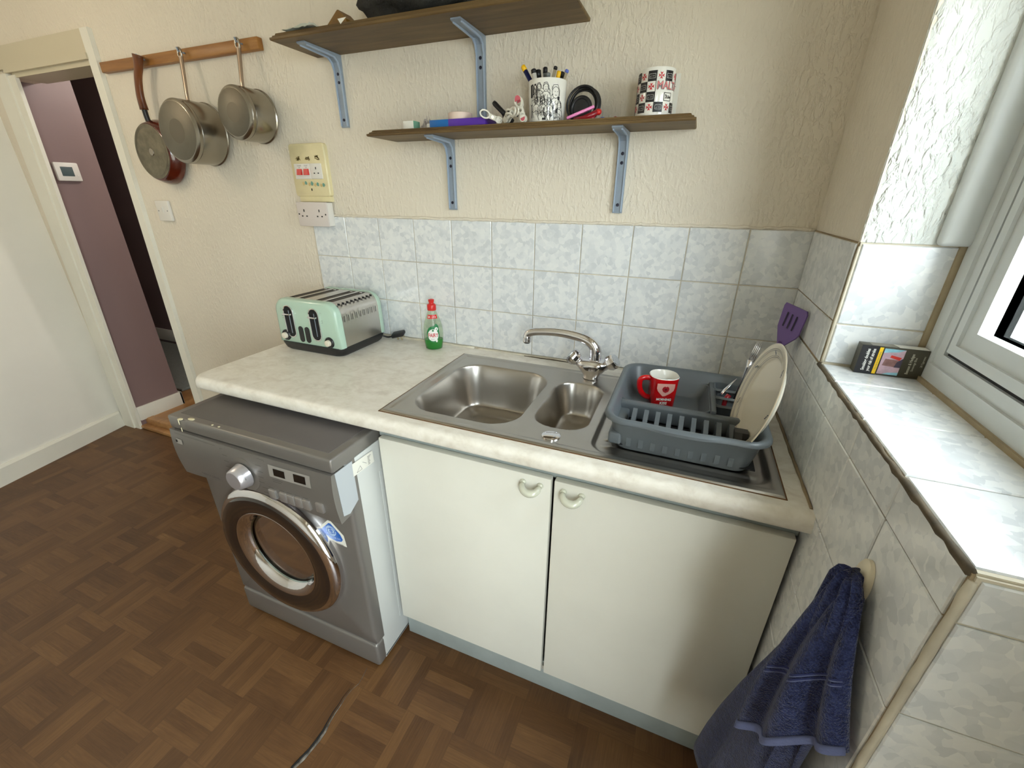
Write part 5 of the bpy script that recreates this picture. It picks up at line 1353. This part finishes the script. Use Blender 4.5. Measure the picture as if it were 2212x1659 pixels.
def holes(par, xc, zc, y, s=1.0):
    box('socket_hole', DARKHOLE, par, xc-.002*s, xc+.002*s, y-.0007, y+.002, zc+.007*s, zc+.016*s)
    for dx in (-.0108, .0108): box('socket_hole', DARKHOLE, par, xc+dx*s-.0032*s, xc+dx*s+.0032*s, y-.0007, y+.002, zc-.010*s, zc-.0058*s)
holes(CK, cx0+.715*(cx1-cx0), cz1-.515*(cz1-cz0), -.018, .85)
mb = MB(); rg = random.Random(8)
def blot(mb, fn, a, b, r):
    fan(mb, fn, [(a+r*(.7+.5*rg.random())*math.cos(t), b+r*1.05*(.7+.5*rg.random())*math.sin(t)) for t in [2*PI*k/9 for k in range(9)]])
ring = MB(); leaf = MB(); sand = MB()
for k in range(4):
    blot(leaf, lambda a, b: CKF(a, b, .0006), .36+.165*k, .735+.012*k, .038); blot(sand, lambda a, b: CKF(a, b, .0004), .28+.17*k, .745+.012*k, .034)
for k in range(3):
    c0 = .24+.27*k
    for m in range(5): strokes(ring, lambda a, b: CKF(a, b, .0005), [[(c0+.075*rg.uniform(-1, 1), .265+.05*rg.uniform(-1, 1)) for _ in range(4)]], .010)
leaf.build('leaf_transfer', M('teal_transfer', lin(106, 156, 140), .5), CK, recalc=False); sand.build('flower_transfer', M('sand_transfer', lin(206, 180, 120), .5), CK, recalc=False); ring.build('worn_transfer', M('brown_transfer', lin(142, 122, 72), .6), CK, recalc=False)
box('screw', DARKHOLE, CK, -1.641, -1.637, -.0158, -.014, 1.436, 1.444)
DS = thing('double_socket', 'white surface-mounted double wall socket above the tiles', 'socket', (-1.635, 0, 1.355))
box('back_box', WPLAST, DS, -1.704, -1.561, -.034, -.004, 1.314, 1.396, .002)
box('face_plate', M('pinkish_white_plastic', lin(214, 204, 198), .35), DS, -1.7055, -1.5595, -.040, -.033, 1.3125, 1.3975, .002)
for xc in (-1.671, -1.597): holes(DS, xc, 1.356, -.040)
for xc in (-1.697, -1.568): MB().lathe([(.003, 0), (.003, .0008)], (xc, -.0398, 1.355), (0, -1, 0), 10).build('screw', DARKHOLE, DS)

# ------------------------------------------------------------------ cigarette packet on the sill
kx0, kx1, ky0, ky1, kz0, kz1 = .046, .150, -.384, -.361, 1.1115, 1.168
PK = thing('cigarette_packet', 'dark olive cigarette packet on its side on the window sill', 'packet', ((kx0+kx1)/2, ky1, kz0))
OLIVE = M('olive_card', lin(70, 66, 52), .45)
box('carton', OLIVE, PK, kx0, kx1, ky0, ky1, kz0, kz1, .0006)
KF = lambda a, b, o=.0006: (kx0+a*(kx1-kx0), ky0-o, kz0+b*(kz1-kz0))
def kflat(name, mat_, P, o): mb = MB(); mb.quad(*[KF(a, b, o) for a, b in P]); return mb.build(name, mat_, PK, recalc=False)
kflat('warning_panel', M('black_card', (.02, .02, .024), .4), [(0, 0), (.33, 0), (.33, 1), (0, 1)], .0004)
kflat('yellow_band', M('yellow_card', lin(250, 206, 40), .4), [(.27, .03), (.325, .03), (.325, .97), (.27, .97)], .0008)
kflat('photo_panel', M('photo_pink', lin(206, 176, 190), .4, var=.25, vscale=60), [(.345, .05), (.655, .05), (.655, .95), (.345, .95)], .0008)
kflat('photo_patch', M('photo_blue', lin(150, 206, 222), .4, var=.2, vscale=80), [(.345, .80), (.56, .86), (.655, .95), (.345, .95)], .0010)
kflat('photo_patch', M('photo_blue', (0, 0, 0)), [(.42, .05), (.655, .05), (.655, .16), (.5, .12)], .0010)
kflat('photo_patch', M('photo_brown', lin(150, 112, 108), .4, var=.3, vscale=90), [(.38, .36), (.62, .33), (.62, .58), (.40, .6)], .0010)
kflat('photo_patch', M('photo_dark', lin(74, 66, 84), .5), [(.56, .33), (.655, .33), (.655, .66), (.58, .52)], .0012)
kflat('photo_patch', M('photo_red', lin(214, 60, 52), .4), [(.46, .66), (.61, .58), (.63, .68), (.47, .74)], .0012)
KT = lambda a0, b0: (lambda u, v: (kx0+a0*(kx1-kx0)-v, ky0-.0012, kz0+b0*(kz1-kz0)+u))
text_on('packet_lettering', 'Smoking doubles', .0074, WHITEINK, PK, KT(.115, .5), .00022, sx=.86)
text_on('packet_lettering', 'your risk of stroke', .0074, WHITEINK, PK, KT(.195, .5), .00022, sx=.80)
text_on('packet_lettering', 'Get help to stop smoking', .0034, GREYINK, PK, KT(.297, .5))
text_on('packet_lettering', 'Benson & Hedges', .0066, M('pale_card_ink', lin(206, 202, 184), .5), PK, KT(.775, .5), .0001, sx=.85)
text_on('packet_lettering', 'Sovereign Blue', .0050, M('pale_card_ink', (0, 0, 0)), PK, KT(.835, .5), sx=.9)
text_on('packet_lettering', '20 Cigarettes', .0046, M('pale_card_ink', (0, 0, 0)), PK, KT(.945, .62), sx=.85)
mb = MB(); mb.quad((kx0+.016, ky0+.001, kz1+.0004), (kx0+.055, ky0+.001, kz1+.0004), (kx0+.055, ky1-.001, kz1+.0004), (kx0+.016, ky1-.001, kz1+.0004)); mb.build('top_edge', M('grey_card', lin(138, 134, 122), .5), PK, recalc=False)
mb = MB(); mb.quad((kx0+.058, ky0+.0005, kz1+.0005), (kx1-.001, ky0+.0005, kz1+.0005), (kx1-.001, ky1-.001, kz1+.0005), (kx0+.054, ky1-.001, kz1+.0005)); mb.build('tax_seal', CARD, PK, recalc=False)
text_on('packet_lettering', 'Tobacco smoke', .0032, GREYINK, PK, lambda u, v: (kx0-.0006, (ky0+ky1)/2-v, (kz0+kz1)/2+u))

# ------------------------------------------------------------------ towel and its hook
HK = thing('towel_hook', 'cream oval stick-on hook on the tiled wall', 'hook', (-.006, -.795, .96))
mb = MB(); mb.rings([[(x_, -.797+.019*f*math.cos(a), .958+.034*f*math.sin(a)) for a in [2*PI*k/28 for k in range(28)]] for x_, f in ((-.005, 1), (-.010, 1), (-.0125, .88))]); mb.build('back_plate', M('cream_plastic', lin(222, 212, 188), .35), HK, 50)
MB().tube([(-.010, -.797, .944), (-.024, -.797, .938), (-.034, -.797, .944), (-.036, -.797, .956)], .0045, 10).build('prong', M('cream_plastic', (1, 1, 1)), HK, True)
TW = thing('hand_towel', 'navy blue terry hand towel hanging from the cream hook', 'towel', (-.03, -.80, .40))
secs = [(.974, -.026, -.806, .006, .010), (.970, -.027, -.808, .011, .018), (.955, -.028, -.812, .016, .028), (.90, -.031, -.822, .020, .036), (.82, -.034, -.820, .023, .054), (.74, -.037, -.813, .026, .070), (.65, -.041, -.802, .030, .083), (.56, -.045, -.792, .034, .096), (.40, -.051, -.768, .041, .116), (.28, -.056, -.752, .045, .130)]
sec2 = []
for a, b in zip(secs, secs[1:]):
    for k in range(5): sec2.append(tuple(a[i]+(b[i]-a[i])*k/5 for i in range(5)))
sec2.append(secs[-1])
rs = []
for z, cx, cy, rx, ry in sec2:
    amp = min(.24, .05+.5*(.975-z))
    rs.append([(min(-.007, cx+rx*(1+amp*math.cos(7*t+1.2+2*(z-.6)))*math.cos(t)+.004*math.sin(9*t+14*z)), cy+ry*(1+.5*amp*math.cos(5*t-.6+1.5*(z-.6)))*math.sin(t), z+.006*math.sin(3*t)) for t in [2*PI*k/72 for k in range(72)]])
mb = MB(); mb.rings(rs); mb.build('long_fall', TOWEL, TW, True)
# shorter front fall with hemmed edge
top0, top1 = Vector((-.040, -.806, .962)), Vector((-.016, -.832, .960))
hem = smooth_path([(-.080, -.825, .640), (-.084, -.852, .668), (-.068, -.878, .700), (-.050, -.898, .745), (-.030, -.912, .780), (-.012, -.924, .803)], 5)
def fall(u, v):
    i = u*(len(hem)-1); k = min(int(i), len(hem)-2); h = hem[k].lerp(hem[k+1], i-k)
    t = top0.lerp(top1, u); p = t.lerp(h, v)
    bul = math.sin(PI*min(1, v*.9))
    p = p+Vector((-.016, -.010, .0))*bul*(1-.5*u)+Vector((-.011, -.007, 0))*math.sin(u*15+.8)*min(1, v*1.4)
    p.x = min(p.x, -.010); return p
mb = MB(); mb.grid(lambda u, v: fall(u, v), 40, 40)
fo = mb.build('front_fall', TOWEL, TW, True)
sm = fo.modifiers.new('thickness', 'SOLIDIFY'); sm.thickness = .007; sm.offset = 0
mb = MB(); mb.grid(lambda u, v: fall(u, .955+.055*v)+Vector((-.0045, -.0045, 0)), 40, 3); hb = mb.build('hem', TOWELB, TW, True)
sm = hb.modifiers.new('thickness', 'SOLIDIFY'); sm.thickness = .004; sm.offset = 0
for v0 in (.52, .55):
    mb = MB(); mb.grid(lambda u, v: fall(u, v0+.010*v)+Vector((-.0042, -.0042, 0)), 40, 1); mb.build('woven_stripe', TOWELS, TW, True, recalc=False)
    mb = MB(); mb.grid(lambda u, v: fall(u, v0+.012+.008*v)+Vector((-.0042, -.0042, 0)), 40, 1); mb.build('woven_stripe', TOWELB, TW, True, recalc=False)
